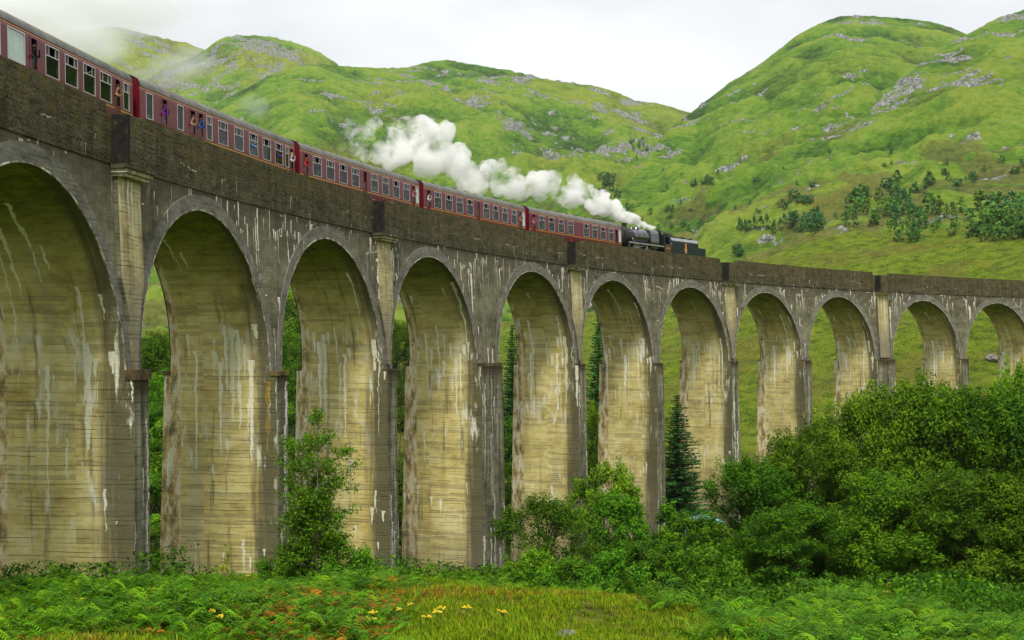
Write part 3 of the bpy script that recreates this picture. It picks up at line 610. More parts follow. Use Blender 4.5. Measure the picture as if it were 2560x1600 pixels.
def trunk_mesh(name, mat, seed, h, r0, targets, lean=0.02):
    rng = random.Random(seed); mb = MB(); top = 0.8 * h; pts = [(rng.uniform(-1, 1) * lean * h * t, rng.uniform(-1, 1) * lean * h * t, -0.5 + (top + .5) * t) for t in (0, .25, .5, .75, 1)]
    mb.tube(pts, [r0 * 1.25, r0, r0 * .75, r0 * .5, r0 * .2], 7)
    for (x, y, z, cr) in targets:
        t = max(0.12, min(0.8, (z / h) * rng.uniform(0.45, 0.75))); b = Vector((0, 0, t * top)); e = Vector((x, y, z)); m = b.lerp(e, 0.5) + Vector((0, 0, 0.06 * h))
        mb.tube([b, m, e], [r0 * .42, r0 * .25, r0 * .08], 5)
    return mb.mesh(name, [mat])
BARK = plain('bark', (.075, .06, .045), 0.95, 0.2, var=0.5, scale=8); BARK_P = plain('bark_pale', (.28, .24, .19), 0.9, 0.2, var=0.4, scale=6)
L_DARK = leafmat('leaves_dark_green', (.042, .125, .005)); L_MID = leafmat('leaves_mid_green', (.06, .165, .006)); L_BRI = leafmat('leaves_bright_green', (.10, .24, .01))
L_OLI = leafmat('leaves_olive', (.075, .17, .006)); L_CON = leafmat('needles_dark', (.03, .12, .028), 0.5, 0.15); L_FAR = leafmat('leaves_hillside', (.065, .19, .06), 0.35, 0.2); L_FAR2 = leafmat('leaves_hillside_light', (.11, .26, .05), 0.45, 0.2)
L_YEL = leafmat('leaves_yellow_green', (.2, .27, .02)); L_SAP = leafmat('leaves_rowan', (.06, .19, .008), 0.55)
def proto(key, mat, seed, w, h, nclump, nleaf, leaf, low=0.0, shape='round', droop=0.0, nl=9, bark=BARK, r0=None):
    cm, cz = crown_mesh('crown_' + key, mat, seed, w, h, nclump, nleaf, leaf, low, droop, shape)
    o = cz[np.argsort(-cz[:, 3])][:nl]; tm = trunk_mesh('trunk_' + key, bark, seed, h, r0 or h * 0.014, o)
    return cm, tm, w, h
PT = {}
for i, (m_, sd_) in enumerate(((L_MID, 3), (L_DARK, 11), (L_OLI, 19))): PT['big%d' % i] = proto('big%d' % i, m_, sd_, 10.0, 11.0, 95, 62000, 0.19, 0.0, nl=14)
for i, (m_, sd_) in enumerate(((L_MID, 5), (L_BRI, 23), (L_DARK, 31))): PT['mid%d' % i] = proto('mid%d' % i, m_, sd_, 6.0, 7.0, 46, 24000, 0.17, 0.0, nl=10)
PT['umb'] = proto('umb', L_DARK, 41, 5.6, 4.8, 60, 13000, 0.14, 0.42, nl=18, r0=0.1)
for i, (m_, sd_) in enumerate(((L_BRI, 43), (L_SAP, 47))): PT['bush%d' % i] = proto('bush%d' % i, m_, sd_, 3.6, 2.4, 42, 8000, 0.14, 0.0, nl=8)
def plant_tree(key, name, label, cat, x, y, z, h, w=None, rz=0.0, group=None, sink=0.15):
    cm, tm, w0, h0 = PT[key]; r = empty(name, (x, y, z - sink), rz); k = h / h0; kw = (w / w0) if w else k
    for nm, me in (('crown', cm), ('trunk', tm)):
        o = link(bpy.data.objects.new(nm, me), r); o.scale = (kw, kw, k)
    tag(r, label, cat, group); return r
def tree_px(key, name, label, cat, xd, ytop, d, w=None, group=None, seed=0):
    """tree whose top is seen at view pixel (xd, ytop) and that stands on the ground at distance d"""
    p = pxh(xd * S_, ytop * S_, d); g = float(ground_z(p[0], p[1])); h = max(0.8, p[2] - g)
    return plant_tree(key, name, label, cat, p[0], p[1], g, h, w, random.Random(seed + int(xd * 7 + ytop)).uniform(0, 6.28), group)
# the dense stand to the right, in front of the far piers
G1 = 'broadleaf trees of the dense stand before the far piers'
for i, (key, xd, yt, d, w, lab) in enumerate((('big1', 1790, 1085, 90, 8.5, 'dome of dark leaves at the left end of the dense stand before the far piers'), ('big0', 1925, 1010, 93, 9.0, 'tree with bright upper sprays leaning on the eighth pier side of the dense stand'), ('big2', 2060, 945, 96, 10.5, 'olive tinted tree of the dense stand before the ninth pier'), ('big0', 2200, 908, 97, 11.5, 'tallest rounded tree of the dense stand, before the tenth pier'),
        ('big1', 2335, 925, 95, 11, 'dark green tree of the dense stand under the eleventh arch'), ('big0', 2465, 900, 97, 11, None), ('big2', 2600, 930, 95, 11, None), ('big1', 1890, 1190, 82, 8.0, 'low dark tree at the front of the stand beside the blue canopy'), ('big0', 2080, 1120, 84, 9.0, 'front tree of the dense stand right behind the small yellow green sapling'), ('big1', 2290, 1110, 84, 9.5, None), ('big0', 2480, 1130, 84, 10, None))):
    tree_px(key, 'broadleaf_tree', lab or 'leafy green tree in the dense stand in front of the far right piers', 'tree', xd, yt, d, w, None if lab else G1, i)
tree_px('mid1', 'birch_tree', 'pale yellow green tree top rising before the eleventh arch, beside the dense stand', 'tree', 2412, 872, 118, 5.5)
for xd, yt, d, w, lab in ((2040, 915, 112, 4.0, 'light pine crown poking above the dense stand before the pale tenth pier'), (1945, 1000, 104, 4.5, 'pine spreading over the left shoulder of the dense stand by the ninth pier')):
    tree_px('mid0', 'pine_tree', lab, 'tree', xd, yt, d, w)
# middle thicket between the fourth pier and the stand
for key, xd, yt, d, w, nm, lab in (('mid1', 1425, 1095, 90, 5.0, 'willow_tree', 'bright green willow at the foot of the sixth pier'), ('mid0', 1510, 1150, 86, 6.0, 'willow_tree', 'broad willow with thin upright stems before the sixth pier'),
        ('mid0', 1610, 1205, 82, 5.5, 'willow_tree', 'willow hiding the foot of the seventh pier beside the blue canopy'), ('mid2', 1560, 1270, 74, 5.0, 'willow_tree', 'low dark willow at the edge of the grass slope before the sixth pier'),
        ('umb', 1290, 1182, 80, 6.2, 'rowan_tree', 'dark flat topped rowan with bare lower limbs beside the wide fourth pier'),
        ('bush0', 1262, 1300, 75, 3.2, 'bush', 'bright rounded bush under the dark rowan by the wide fourth pier'), ('bush1', 1355, 1318, 72, 3.6, 'bush', 'leafy bush between the rowan and the willows'),
        ('bush1', 1445, 1300, 72, 3.8, 'bush', 'spreading bush below the bright green willow'), ('bush0', 1200, 1335, 70, 1.8, 'bush', 'small bush leaning on the right foot of the wide fourth pier'), ('bush1', 1660, 1290, 70, 4.2, 'bush', 'dark bush under the blue canopy')):
    tree_px(key, nm, lab, 'tree' if 'tree' in nm else 'bush', xd, yt, d, w)
# thicket behind the left arches
G2 = 'trees filling the hollow behind the left arches'
for i, (key, xd, yt, d, w) in enumerate((('big0', 385, 800, 185, 13), ('big1', 345, 790, 160, 9), ('big0', 400, 885, 150, 10), ('big1', 360, 965, 135, 9), ('mid1', 400, 985, 120, 8), ('mid2', 355, 1060, 112, 7), ('mid0', 400, 1110, 105, 6.5), ('mid1', 365, 1215, 96, 5.5), ('mid0', 395, 1240, 92, 5),
        ('big2', 692, 700, 220, 12), ('big0', 685, 790, 190, 11), ('big1', 695, 860, 160, 9), ('mid0', 690, 950, 140, 8), ('mid1', 685, 1040, 125, 7), ('mid0', 690, 1180, 112, 6),
        ('big1', 945, 760, 230, 9), ('mid0', 945, 960, 150, 8), ('mid2', 945, 1080, 135, 7), ('mid0', 950, 1200, 122, 6), ('mid2', 1200, 960, 150, 7), ('mid0', 1200, 1080, 138, 6),
        ('big0', 0, 850, 130, 9), ('mid1', 5, 960, 105, 7), ('mid0', 2, 1100, 90, 6), ('mid1', 1395, 960, 155, 6))):
    an_ = 'first' if xd < 100 else 'second' if xd < 500 else 'third' if xd < 800 else 'fourth' if xd < 1100 else 'fifth' if xd < 1300 else 'sixth'
    tree_px(key, 'broadleaf_tree', ('tall ' if key[:3] == 'big' else 'low ') + 'bushy green tree in the hollow seen through the %s arch' % an_, 'tree', xd, yt, d, w, G2 + ', %s arch' % an_, i + 50)
# conifers
def spruce_mesh(seed, h, w):
    rng = np.random.default_rng(seed); P, N, T = [], [], []; mb = MB(); mb.tube([(0, 0, -.5), (0, 0, h * .5), (0, 0, h)], [h * .014, h * .009, .01], 7)
    z = h * 0.05
    while z < h * 0.985:
        t = z / h; L = w * 0.5 * (1 - t) ** 0.8 * rng.uniform(.8, 1.1) + 0.12; nb = max(4, int(9 * (1 - t) + 4)); off = rng.uniform(0, 6)
        for b in range(nb):
            a = off + 2 * math.pi * b / nb + rng.normal(0, .15); l = L * rng.uniform(.4, 1.25); k = int(70 * l + 12); u = rng.uniform(0.06, 1, k)
            dz = -0.28 * l * u + 0.22 * l * u * u; side = rng.normal(0, 0.13, k) * l * (1.15 - u)
            p = np.c_[np.cos(a) * l * u - np.sin(a) * side, np.sin(a) * l * u + np.cos(a) * side, z + dz - np.abs(side) * .35 + rng.normal(0, .03, k)]
            nn = np.c_[rng.normal(0, .4, k), rng.normal(0, .4, k), np.full(k, 1.0)]; nn /= np.linalg.norm(nn, axis=1)[:, None]
            P.append(p); N.append(nn); T.append(np.clip(.35 + .4 * u + rng.normal(0, .12, k), 0, 1))
        z += h * 0.011 + 0.06
    V, F, T = leaf_quads(np.concatenate(P), np.concatenate(N), 0.26, rng, np.concatenate(T), 0.32, 0.0)
    return np_mesh('crown_spruce', V, F, [L_CON], False, {'tint': T}), mb.mesh('trunk_spruce', [BARK]), w, h
PT['spruce'] = spruce_mesh(7, 15.0, 7.4)
for xd, yt, d, w, lab in ((1600, 925, 142, 9.5, 'dark spruce with drooping branches standing under the seventh arch'), (1414, 720, 178, 7.5, 'tall dark spruce seen as a sliver through the sixth arch'), (1210, 760, 185, 7.5, 'tall dark spruce seen as a sliver through the fifth arch')):
    tree_px('spruce', 'spruce_tree', lab, 'tree', xd, yt, d, w)
# slender rowan sapling before the third pier
def sapling(seed, h, w, nleaf, leaf, mat, stems=4):
    rng = random.Random(seed); nr = np.random.default_rng(seed); mb = MB(); tips = []
    for sidx in range(stems):
        a = rng.uniform(0, 6.28); sp = w * rng.uniform(.05, .34); hh = h * (1.0 if sidx == 0 else rng.uniform(.5, .88)); prev = Vector((0.12 * math.cos(a), .12 * math.sin(a), -.3)); pts = [prev]
        for i in range(1, 8):
            t = i / 7; pts.append(Vector((sp * t ** 1.3 * math.cos(a) + rng.uniform(-.06, .06), sp * t ** 1.3 * math.sin(a) + rng.uniform(-.06, .06), hh * t)))
        mb.tube(pts, [0.05 * (1 - .85 * i / 7) * h / 6 for i in range(8)], 6)
        for i in range(2, 8):
            for q in range(3):
                b = pts[i]; aa = rng.uniform(0, 6.28); l = w * rng.uniform(.16, .36) * (1.15 - i / 9); e = b + Vector((math.cos(aa) * l, math.sin(aa) * l, l * rng.uniform(.15, .75))); m = b.lerp(e, .5) + Vector((0, 0, .05 * l))
                mb.tube([b, m, e], [.014 * h / 6, .009 * h / 6, .004], 4); tips += [(m, e)]
        tips.append((pts[-2], pts[-1]))
    P, T = [], []
    for i in range(nleaf):
        m, e = tips[nr.integers(len(tips))]; t = nr.uniform(-.1, 1.12) ; p = m.lerp(e, t); P.append((p.x + nr.normal(0, .13) * h / 6, p.y + nr.normal(0, .13) * h / 6, p.z + nr.normal(0, .10) * h / 6)); T.append(nr.uniform(.2, .95))
    P = np.array(P); N = nr.normal(size=P.shape); N[:, 2] += 1.2; N /= np.linalg.norm(N, axis=1)[:, None]; V, F, T = leaf_quads(P, N, leaf, nr, np.array(T), .38)
    return np_mesh('crown_sapling', V, F, [mat], False, {'tint': T}), mb.mesh('trunk_sapling', [BARK_P]), w, h
PT['sap'] = sapling(4, 6.2, 5.6, 14000, 0.15, L_SAP, 9); PT['sapy'] = sapling(9, 1.5, 1.1, 420, 0.10, L_YEL, 3)
tree_px('sap', 'rowan_sapling', 'slender young rowan with thin pale stems in front of the third pier', 'sapling', 752, 985, 53, 5.4)
tree_px('bush1', 'bush', 'leafy rowan thicket round the foot of the slender sapling', 'bush', 775, 1262, 53.5, 3.6)
tree_px('bush1', 'bush', 'low leafy bush left of the slender sapling by the second pier', 'bush', 680, 1285, 54, 2.2)
tree_px('sapy', 'birch_sapling', 'small yellow green sapling standing out of the bracken below the dense stand', 'sapling', 2090, 1372, 40, 1.0)
tree_px('sapy', 'birch_sapling', 'tiny yellow green shoot in front of the second pier', 'sapling', 538, 1283, 56, 1.2)
# ------------------------------------------------------------------ trees on the hillside
def far_proto(key, mat, seed, w, h, shape, n):
    cm, cz = crown_mesh('hillside_tree_' + key, mat, seed, w, h, 24, n, 1.0, 0.06, 0, shape)
    bm = bmesh.new(); bm.from_mesh(cm)
    g = bmesh.ops.create_cone(bm, segments=5, radius1=h * .025, radius2=h * .008, depth=h * .7, matrix=Matrix.Translation((0, 0, h * .3)))
    for f in {f for v in g['verts'] for f in v.link_faces}: f.material_index = 1
    bm.to_mesh(cm); bm.free(); cm.materials.append(BARK); return cm
FT = [far_proto('a', L_FAR, 61, 5.5, 8, 'round', 900), far_proto('b', L_FAR, 62, 4.2, 9, 'tall', 900), far_proto('c', L_FAR, 63, 6.5, 7, 'round', 900), far_proto('d', L_FAR2, 64, 5.5, 8, 'round', 900), far_proto('e', L_FAR2, 65, 4.5, 9.5, 'tall', 900)]
rr = random.Random(12)
def clump(n, x0, x1, y0, y1, hpx0, hpx1, kinds, label, group, name='hillside_tree'):
    for _ in range(n):
        x, y = rr.uniform(x0, x1) * S_, rr.uniform(y0, y1) * S_; p = hit(x, y)
        if p is None: continue
        d = (Vector(CAM) - p).length; me = FT[rr.choice(kinds)]; h = rr.uniform(hpx0, hpx1) * S_ / FPX * d; h0 = max(v[2] for v in me_bounds(me))
        o = link(bpy.data.objects.new(name, me)); k = h / h0; o.location = (p.x, p.y, p.z - 0.04 * h); o.scale = (k * rr.uniform(.85, 1.2), k * rr.uniform(.85, 1.2), k); o.rotation_euler = (0, 0, rr.uniform(0, 6.28))
        tag(o, label, 'tree', group)
_mbc = {}
def me_bounds(me):
    if me.name not in _mbc:
        a = np.empty(len(me.vertices) * 3, np.float32); me.vertices.foreach_get('co', a); a = a.reshape(-1, 3); _mbc[me.name] = [a.min(0), a.max(0)]
    return _mbc[me.name]
GH = 'trees scattered on the right hillside'; LH = 'small dark green tree on the slope of the right hill'
LW = 'fresh green tree in the wood at the foot of the right hill'; GW = 'trees of the wood below the right hill'
clump(7, 1632, 1695, 428, 440, 14, 24, (0, 2), 'dark tree of the small copse high on the right hill above the locomotive', 'copse above the locomotive')
clump(9, 1740, 1830, 540, 556, 28, 44, (0, 1), 'dark tall tree of the row just above the tender', 'row of trees above the tender')
clump(16, 1840, 1960, 525, 560, 24, 44, (0, 1, 2), LH, GH); clump(8, 1830, 1920, 470, 500, 14, 26, (0, 2), LH, GH)
clump(30, 1985, 2125, 470, 548, 26, 46, (0, 1, 3), LH, GH); clump(14, 2090, 2200, 430, 480, 20, 34, (0, 1, 2), LH, GH)
clump(70, 2110, 2440, 490, 572, 28, 52, (3, 4, 0), LW, GW); clump(14, 2330, 2440, 540, 566, 48, 66, (4, 3), LW, GW); clump(10, 2230, 2440, 380, 440, 14, 26, (0, 2), LH, GH)
clump(16, 1560, 2000, 400, 520, 8, 16, (0, 2), LH, GH); clump(8, 1950, 2150, 330, 400, 8, 14, (0, 2), LH, GH); clump(4, 1740, 1800, 600, 606, 20, 30, (2, 0), 'round bush on the moor right behind the tender', 'bushes behind the tender')
clump(12, 1415, 1470, 420, 470, 12, 22, (0, 2), 'dark tree in the gully between the two hills', 'trees in the gully'); clump(9, 1490, 1530, 325, 400, 8, 14, (0, 2), 'dark tree in the gully between the two hills', 'trees in the gully')
clump(14, 1440, 1640, 495, 545, 12, 22, (0, 2, 3), 'low tree on the slope behind the boiler of the locomotive', 'trees behind the locomotive')
# ------------------------------------------------------------------ train
def paint(name, c, rough=0.22, spec=0.5, coat=0.5, dirt=0.3):
    t = NT(name); p = t.coord(); n = t.noise(t.scale(p, (1, 1, .5)), 1.3, 5, .6); f = t.noise(p, 9, 3)
    cc = t.mix(t.rng(n, .5, .75, 0., dirt), c, tuple(x * .5 + .02 for x in c)); z = t.sep(p)[2]
    t.bsdf(cc, t.m('ADD', rough, t.m('MULTIPLY', f, 0.15)), spec, coat=coat); return t.mat
P_MAR = paint('maroon_coach_paint', (.125, .004, .011), .28, .28, .08, .2); P_ROOF = plain('roof_grey', (.15, .145, .13), .7, .3, var=.4, scale=1.2); P_YEL = plain('yellow_lining', (.62, .27, .015), .4, .4, var=.15)
P_BLK = paint('locomotive_black', (.006, .008, .009), .12, .6, .7, .15); P_DGR = paint('tender_dark_green_black', (.004, .016, .012), .45, .25, .05, .1); P_DIRTY = plain('sooty_black', (.018, .017, .016), .6, .4, var=.4)
P_UND = plain('underframe_black', (.02, .018, .016), .8, .3, var=.4); P_STEEL = plain('bright_steel', (.42, .42, .42), .3, .6, .9); P_BRASS = plain('brass', (.55, .32, .08), .35, .5, .9); P_ALU = plain('window_frame_alloy', (.55, .5, .5), .35, .5, .6, var=.1)
P_SEAT = plain('seat_moquette', (.05, .13, .09), .9, .2, var=.4); P_INT = plain('interior_panel', (.25, .2, .14), .7, .3); P_COAL = plain('coal', (.012, .012, .013), .5, .5, var=.6, scale=9); P_RED = plain('red_paint', (.35, .01, .01), .4, .4)
P_FROST_SKY = plain('frosted_and_painted_sky_glass', (.5, .62, .58), .35, .5, var=.08); P_BEL = plain('gangway_bellows', (.012, .01, .01), .9, .2)
def glass(name, tint):
    t = NT(name); g = t.node('BsdfGlossy'); g.inputs['Roughness'].default_value = .03; tr = t.node('BsdfTransparent'); t.put(tr.inputs[0], tint)
    fr = t.node('LayerWeight'); mx = t.node('MixShader'); t.put(mx.inputs[0], t.m('ADD', t.m('MULTIPLY', t.m('POWER', fr.outputs['Facing'], 4.0), .5), .025)); t.l.new(tr.outputs[0], mx.inputs[1]); t.l.new(g.outputs[0], mx.inputs[2]); t.l.new(mx.outputs[0], t.out.inputs[0]); return t.mat
P_GLASS = glass('window_glass', (.30, .42, .36))
CL = 19.05
ROWS = [(1.00, 1.30), (1.5, 1.355), (1.93, 1.37), (2.05, 1.37), (2.98, 1.345), (3.22, 1.30)]      # height above rail, half width of the body side
def yw(z): return float(np.interp(z, [r[0] for r in ROWS], [r[1] for r in ROWS]))
ZW0, ZW1 = 1.86, 3.02
def side_shell(mb, sg, openings):
    xs = [0.0] + [v for o in sorted(openings) for v in (o[0] - o[1] / 2, o[0] + o[1] / 2)] + [CL]
    zs = [1.0, 1.5, ZW0, ZW1, 3.22]
    def strip(x0, x1, z0, z1):
        p = [(x0, sg * yw(z0), z0), (x1, sg * yw(z0), z0), (x1, sg * yw(z1), z1), (x0, sg * yw(z1), z1)]; mb.poly(p if sg < 0 else p[::-1]); i = [(a, b - sg * .05, c) for a, b, c in p]; mb.poly(i[::-1] if sg < 0 else i)
    for z0, z1 in ((1.0, 1.5), (1.5, ZW0), (ZW1, 3.22)): strip(0, CL, z0, z1)
    for i in range(0, len(xs), 2): strip(xs[i], xs[i + 1], ZW0, ZW1)
    for (c, w, k) in openings:                                     # reveals
        for x in (c - w / 2, c + w / 2):
            mb.poly([(x, sg * yw(ZW0), ZW0), (x, sg * (yw(ZW0) - .05), ZW0), (x, sg * (yw(ZW1) - .05), ZW1), (x, sg * yw(ZW1), ZW1)])
        for z in (ZW0, ZW1): mb.poly([(c - w / 2, sg * yw(z), z), (c + w / 2, sg * yw(z), z), (c + w / 2, sg * (yw(z) - .05), z), (c - w / 2, sg * (yw(z) - .05), z)])
def rim(mb, c, w, z0, z1, sg, t=.035, e=.012, m=0):
    for x0, x1, a, b in ((c - w / 2 - t, c + w / 2 + t, z1 - .002, z1 + t), (c - w / 2 - t, c + w / 2 + t, z0 - t, z0 + .002), (c - w / 2 - t, c - w / 2 + .002, z0, z1), (c + w / 2 - .002, c + w / 2 + t, z0, z1)):
        g = [(x, sg * (yw(z) + d), z) for x in (x0, x1) for d in (-.03, e) for z in (a, b)]; mb.hexa(g, m)
def pane(mb, c, w, z0, z1, sg, inset=.03):
    p = [(c - w / 2, sg * (yw(z0) - inset), z0), (c + w / 2, sg * (yw(z0) - inset), z0), (c + w / 2, sg * (yw(z1) - inset), z1), (c - w / 2, sg * (yw(z1) - inset), z1)]; mb.poly(p if sg < 0 else p[::-1])
def coach(near, plainish=(), openw=()):
    """near: openings on the viaduct's camera side (centre, width, kind) with kinds W window, D door, F frosted, P plain window"""
    root = empty('railway_coach'); far = [(CL - c, w, k) for c, w, k in near]
    mb = MB(); side_shell(mb, -1, near); side_shell(mb, 1, far)
    for x in (0.0, CL):                                            # ends
        for z0, z1 in zip([r[0] for r in ROWS[:-1]], [r[0] for r in ROWS[1:]]): mb.poly([(x, -yw(z0), z0), (x, yw(z0), z0), (x, yw(z1), z1), (x, -yw(z1), z1)])
        a = np.linspace(0, math.pi, 13); mb.poly([(x, 1.30 * math.cos(q), 3.22 + .60 * math.sin(q) ** .8) for q in a])
    body = mb.obj('body', P_MAR, root, merge=False)
    mb = MB(); mb.box(.06, CL - .06, -1.22, 1.22, 1.0, 1.12); mb.obj('floor', P_INT, root)
    mb = MB(); a = np.linspace(-.02, math.pi + .02, 17); mb.ringloft([[(x, 1.325 * math.cos(q), 3.225 + .64 * max(0, math.sin(q)) ** .8) for q in a] for x in (-.02, CL * .25, CL * .5, CL * .75, CL + .02)], closed=False, caps=False); roof = mb.obj('roof', P_ROOF, root)
    for x in list(np.arange(1.5, CL - 1, 1.9)):
        mb = MB(); mb.tube([(x, -.33, 3.80), (x, -.33, 3.93)], [.15, .11], 8); o = mb.obj('roof_vent', P_UND, roof)
    for x in (CL - .03, .03): mb = MB(); a = np.linspace(0, math.pi, 13); mb.ringloft([[(x + e, r * 1.33 * math.cos(q), 3.225 + r * .655 * max(0, math.sin(q)) ** .8) for q in a] for e, r in ((-.04, 1.0), (-.04, 1.012), (.04, 1.012), (.04, 1.0))], closed=False, caps=False); mb.obj('roof_band', P_UND, roof)
    mb = MB(); mb.tube([(.4, -.7, 3.66), (.3, -.72, 3.78), (-.0, -.72, 3.78)], .018, 5); mb.obj('grab_rail', P_UND, roof)
    for z0, z1 in ((1.02, 1.075), (1.68, 1.735), (3.15, 3.185)):
        for sg in (-1, 1): mb = MB(); mb.hexa([(x, sg * (yw(z) + d), z) for x in (.01, CL - .01) for d in (-.01, .006) for z in (z0, z1)]); mb.obj('lining_stripe', P_YEL, body)
    for sg, ops in ((-1, near), (1, far)):
        for i, (c, w, k) in enumerate(ops):
            opened = sg < 0 and i in openw
            if k == 'D':
                mb = MB(); dw = w + .22
                for x0, x1, a, b in ((c - dw / 2, c + dw / 2, 1.06, ZW0 - .0), (c - dw / 2, c - w / 2, ZW0, ZW1), (c + w / 2, c + dw / 2, ZW0, ZW1), (c - dw / 2, c + dw / 2, ZW1, 3.10)): mb.hexa([(x, sg * (yw(z) + d), z) for x in (x0, x1) for d in (-.02, .014) for z in (a, b)])
                dr = mb.obj('door', P_MAR, root)
                mb = MB(); mb.box(c + w / 2 + .03, c + w / 2 + .09, sg * 1.40 - .02, sg * 1.40 + .02, 1.62, 1.74); mb.obj('handle', P_BRASS, dr)
                mb = MB(); pane(mb, c, w, ZW0 + .004, (ZW0 + .45) if opened else ZW1 - .004, sg); mb.obj('pane', P_GLASS, dr)
                continue
            mb = MB(); rim(mb, c, w, ZW0, ZW1, sg)
            zt = ZW1 - .38
            if k == 'W': mb.hexa([(x, sg * (yw(z) + d), z) for x in (c - w / 2, c + w / 2) for d in (-.035, .004) for z in (zt - .02, zt + .02)])
            if k == 'W':
                for q in (-.25, .25): mb.hexa([(x, sg * (yw(z) + d), z) for x in (c + q * w - .012, c + q * w + .012) for d in (-.035, .002) for z in (zt, ZW1)])
            wd = mb.obj('window', P_ALU, root)
            if k == 'W':
                mb = MB(); pane(mb, c, w, ZW0 + .003, zt - .021, sg); mb.obj('pane', P_GLASS, wd)
                for q in (-1, 1): mb = MB(); pane(mb, c + q * w * .37, w * .25, zt + .021, ZW1 - .003, sg, .025); mb.obj('sliding_light', P_GLASS, wd)
                if not opened: mb = MB(); pane(mb, c, w * .46, zt + .021, ZW1 - .003, sg, .034); mb.obj('sliding_light', P_GLASS, wd)
            else: mb = MB(); pane(mb, c, w, ZW0 + .003, ZW1 - .003, sg); mb.obj('pane', P_FROST_SKY if (k == 'F' or (k == 'P' and w > 1)) else P_GLASS, wd)  # wide plain panes: pale colour stands in for reflected sky
    mb = MB(); mb.box(.3, CL - .3, -1.1, 1.1, .82, .98); mb.box(7.4, 11.6, -1.15, 1.15, .42, .80); und = mb.obj('underframe', P_UND, root)
    for bx in (2.6, CL - 2.6):
        mb = MB(); mb.box(bx - 1.6, bx + 1.6, -1.12, -.9, .42, .70); mb.box(bx - 1.6, bx + 1.6, .9, 1.12, .42, .70); mb.box(bx - .2, bx + .2, -1.1, 1.1, .5, .79); bg = mb.obj('bogie', P_UND, root)
        for wx in (bx - 1.28, bx + 1.28):
            for yy in (-.74, .74): mb = MB(); mb.tube([(wx, yy - .06, .46), (wx, yy + .06, .46)], .45, 16, smooth=False); mb.obj('wheel', P_STEEL, bg)
    for x0, x1 in ((-.30, -.003), (CL + .003, CL + .30)): mb = MB(); mb.box(x0, x1, -.52, .52, 1.05, 3.12); mb.obj('gangway', P_BEL, root)
    me = None
    for i in range(7):
        for y0 in (-.75, .75):
            x = 2.6 + i * 2.1
            if me is None: mb = MB(); mb.box(-.5, .5, -.42, .42, 1.13, 1.58); mb.box(-.08, .08, -.44, .44, 1.58, 2.25); me = mb.mesh('seat', [P_SEAT])
            o = link(bpy.data.objects.new('seat', me), root); o.location = (x, y0, 0)
    mb = MB(); mb.hexa([(x, -(yw(z) + d), z) for x in (CL - 1.25, CL - .35) for d in (-.01, .008) for z in (1.16, 1.30)]); mb.obj('number_panel', P_YEL, body)
    return root
TSO = [(.85, .46, 'D')] + [(2.35 + 1.86 * i, 1.12, 'W') for i in range(4)] + [(9.47, .42, 'D')] + [(11.0 + 1.86 * i, 1.12, 'W') for i in range(4)] + [(17.9, .42, 'D'), (18.62, .5, 'F')]
TSO2 = [(.85, .46, 'D')] + [(2.35 + 1.86 * i, 1.12, 'W') for i in range(4)] + [(11.2 + 1.82 * i, 1.12, 'W') for i in range(4)] + [(17.9, .42, 'D'), (18.62, .5, 'F')]
BRK = [(.95, .62, 'P'), (2.45, .46, 'D'), (4.1, .62, 'P'), (5.45, .46, 'D'), (6.35, .46, 'D'), (7.35, .62, 'W'), (9.0, 1.12, 'W'), (11.0, 1.12, 'W'), (12.95, 1.12, 'W'), (14.8, 1.12, 'W'), (16.6, 1.12, 'W'), (17.85, .5, 'W'), (18.55, .4, 'D')]
END = [(.9, .46, 'D'), (2.6, 1.3, 'P'), (4.4, 1.3, 'P'), (6.2, 1.3, 'P'), (8.1, 1.3, 'P'), (9.5, .46, 'D'), (11.05, 1.12, 'W'), (12.75, 1.12, 'W'), (14.45, 1.12, 'W'), (16.1, 1.12, 'W'), (17.35, .46, 'D'), (18.3, .6, 'W')]
def on_track(o, s0, L):
    """put a vehicle of length L with its left end at distance s0 along the viaduct"""
    k = (VR + TD) / VR; sm = s0 + L / 2 / k; a = sm / VR; c = Vector(vp(sm, TD, RZ)); o.rotation_euler = (0, 0, -a)
    o.location = c - Vector((math.cos(a), -math.sin(a), 0)) * (L / 2)
GC = 'maroon coaches of the train'; coaches = {}
specs = [(79.32, TSO2, (0, 2, 5, 7, 9), 'maroon coach coupled to the front of the black locomotive'), (59.7, TSO, (0, 2, 4, 6, 7), 'second maroon coach from the black locomotive'), (40.08, TSO, (0, 1, 3, 5, 8, 10), 'third maroon coach from the black locomotive, above the third arch'),
         (20.46, BRK, (1, 3, 4, 8, 9, 10, 12), 'fourth maroon coach from the locomotive, with three narrow windows and a pair of doors'), (0.84, END, (5, 6, 7, 8, 10), 'fifth maroon coach from the locomotive, with large plain panes at its far end')]
for s0, lay, ow, lab in specs:
    r = coach(lay, openw=ow); on_track(r, s0 + .02, CL); tag(r, lab, 'train coach', GC); coaches[lab] = (r, lay)
CR = [c for c, _ in coaches.values()]; CLAY = [l for _, l in coaches.values()]
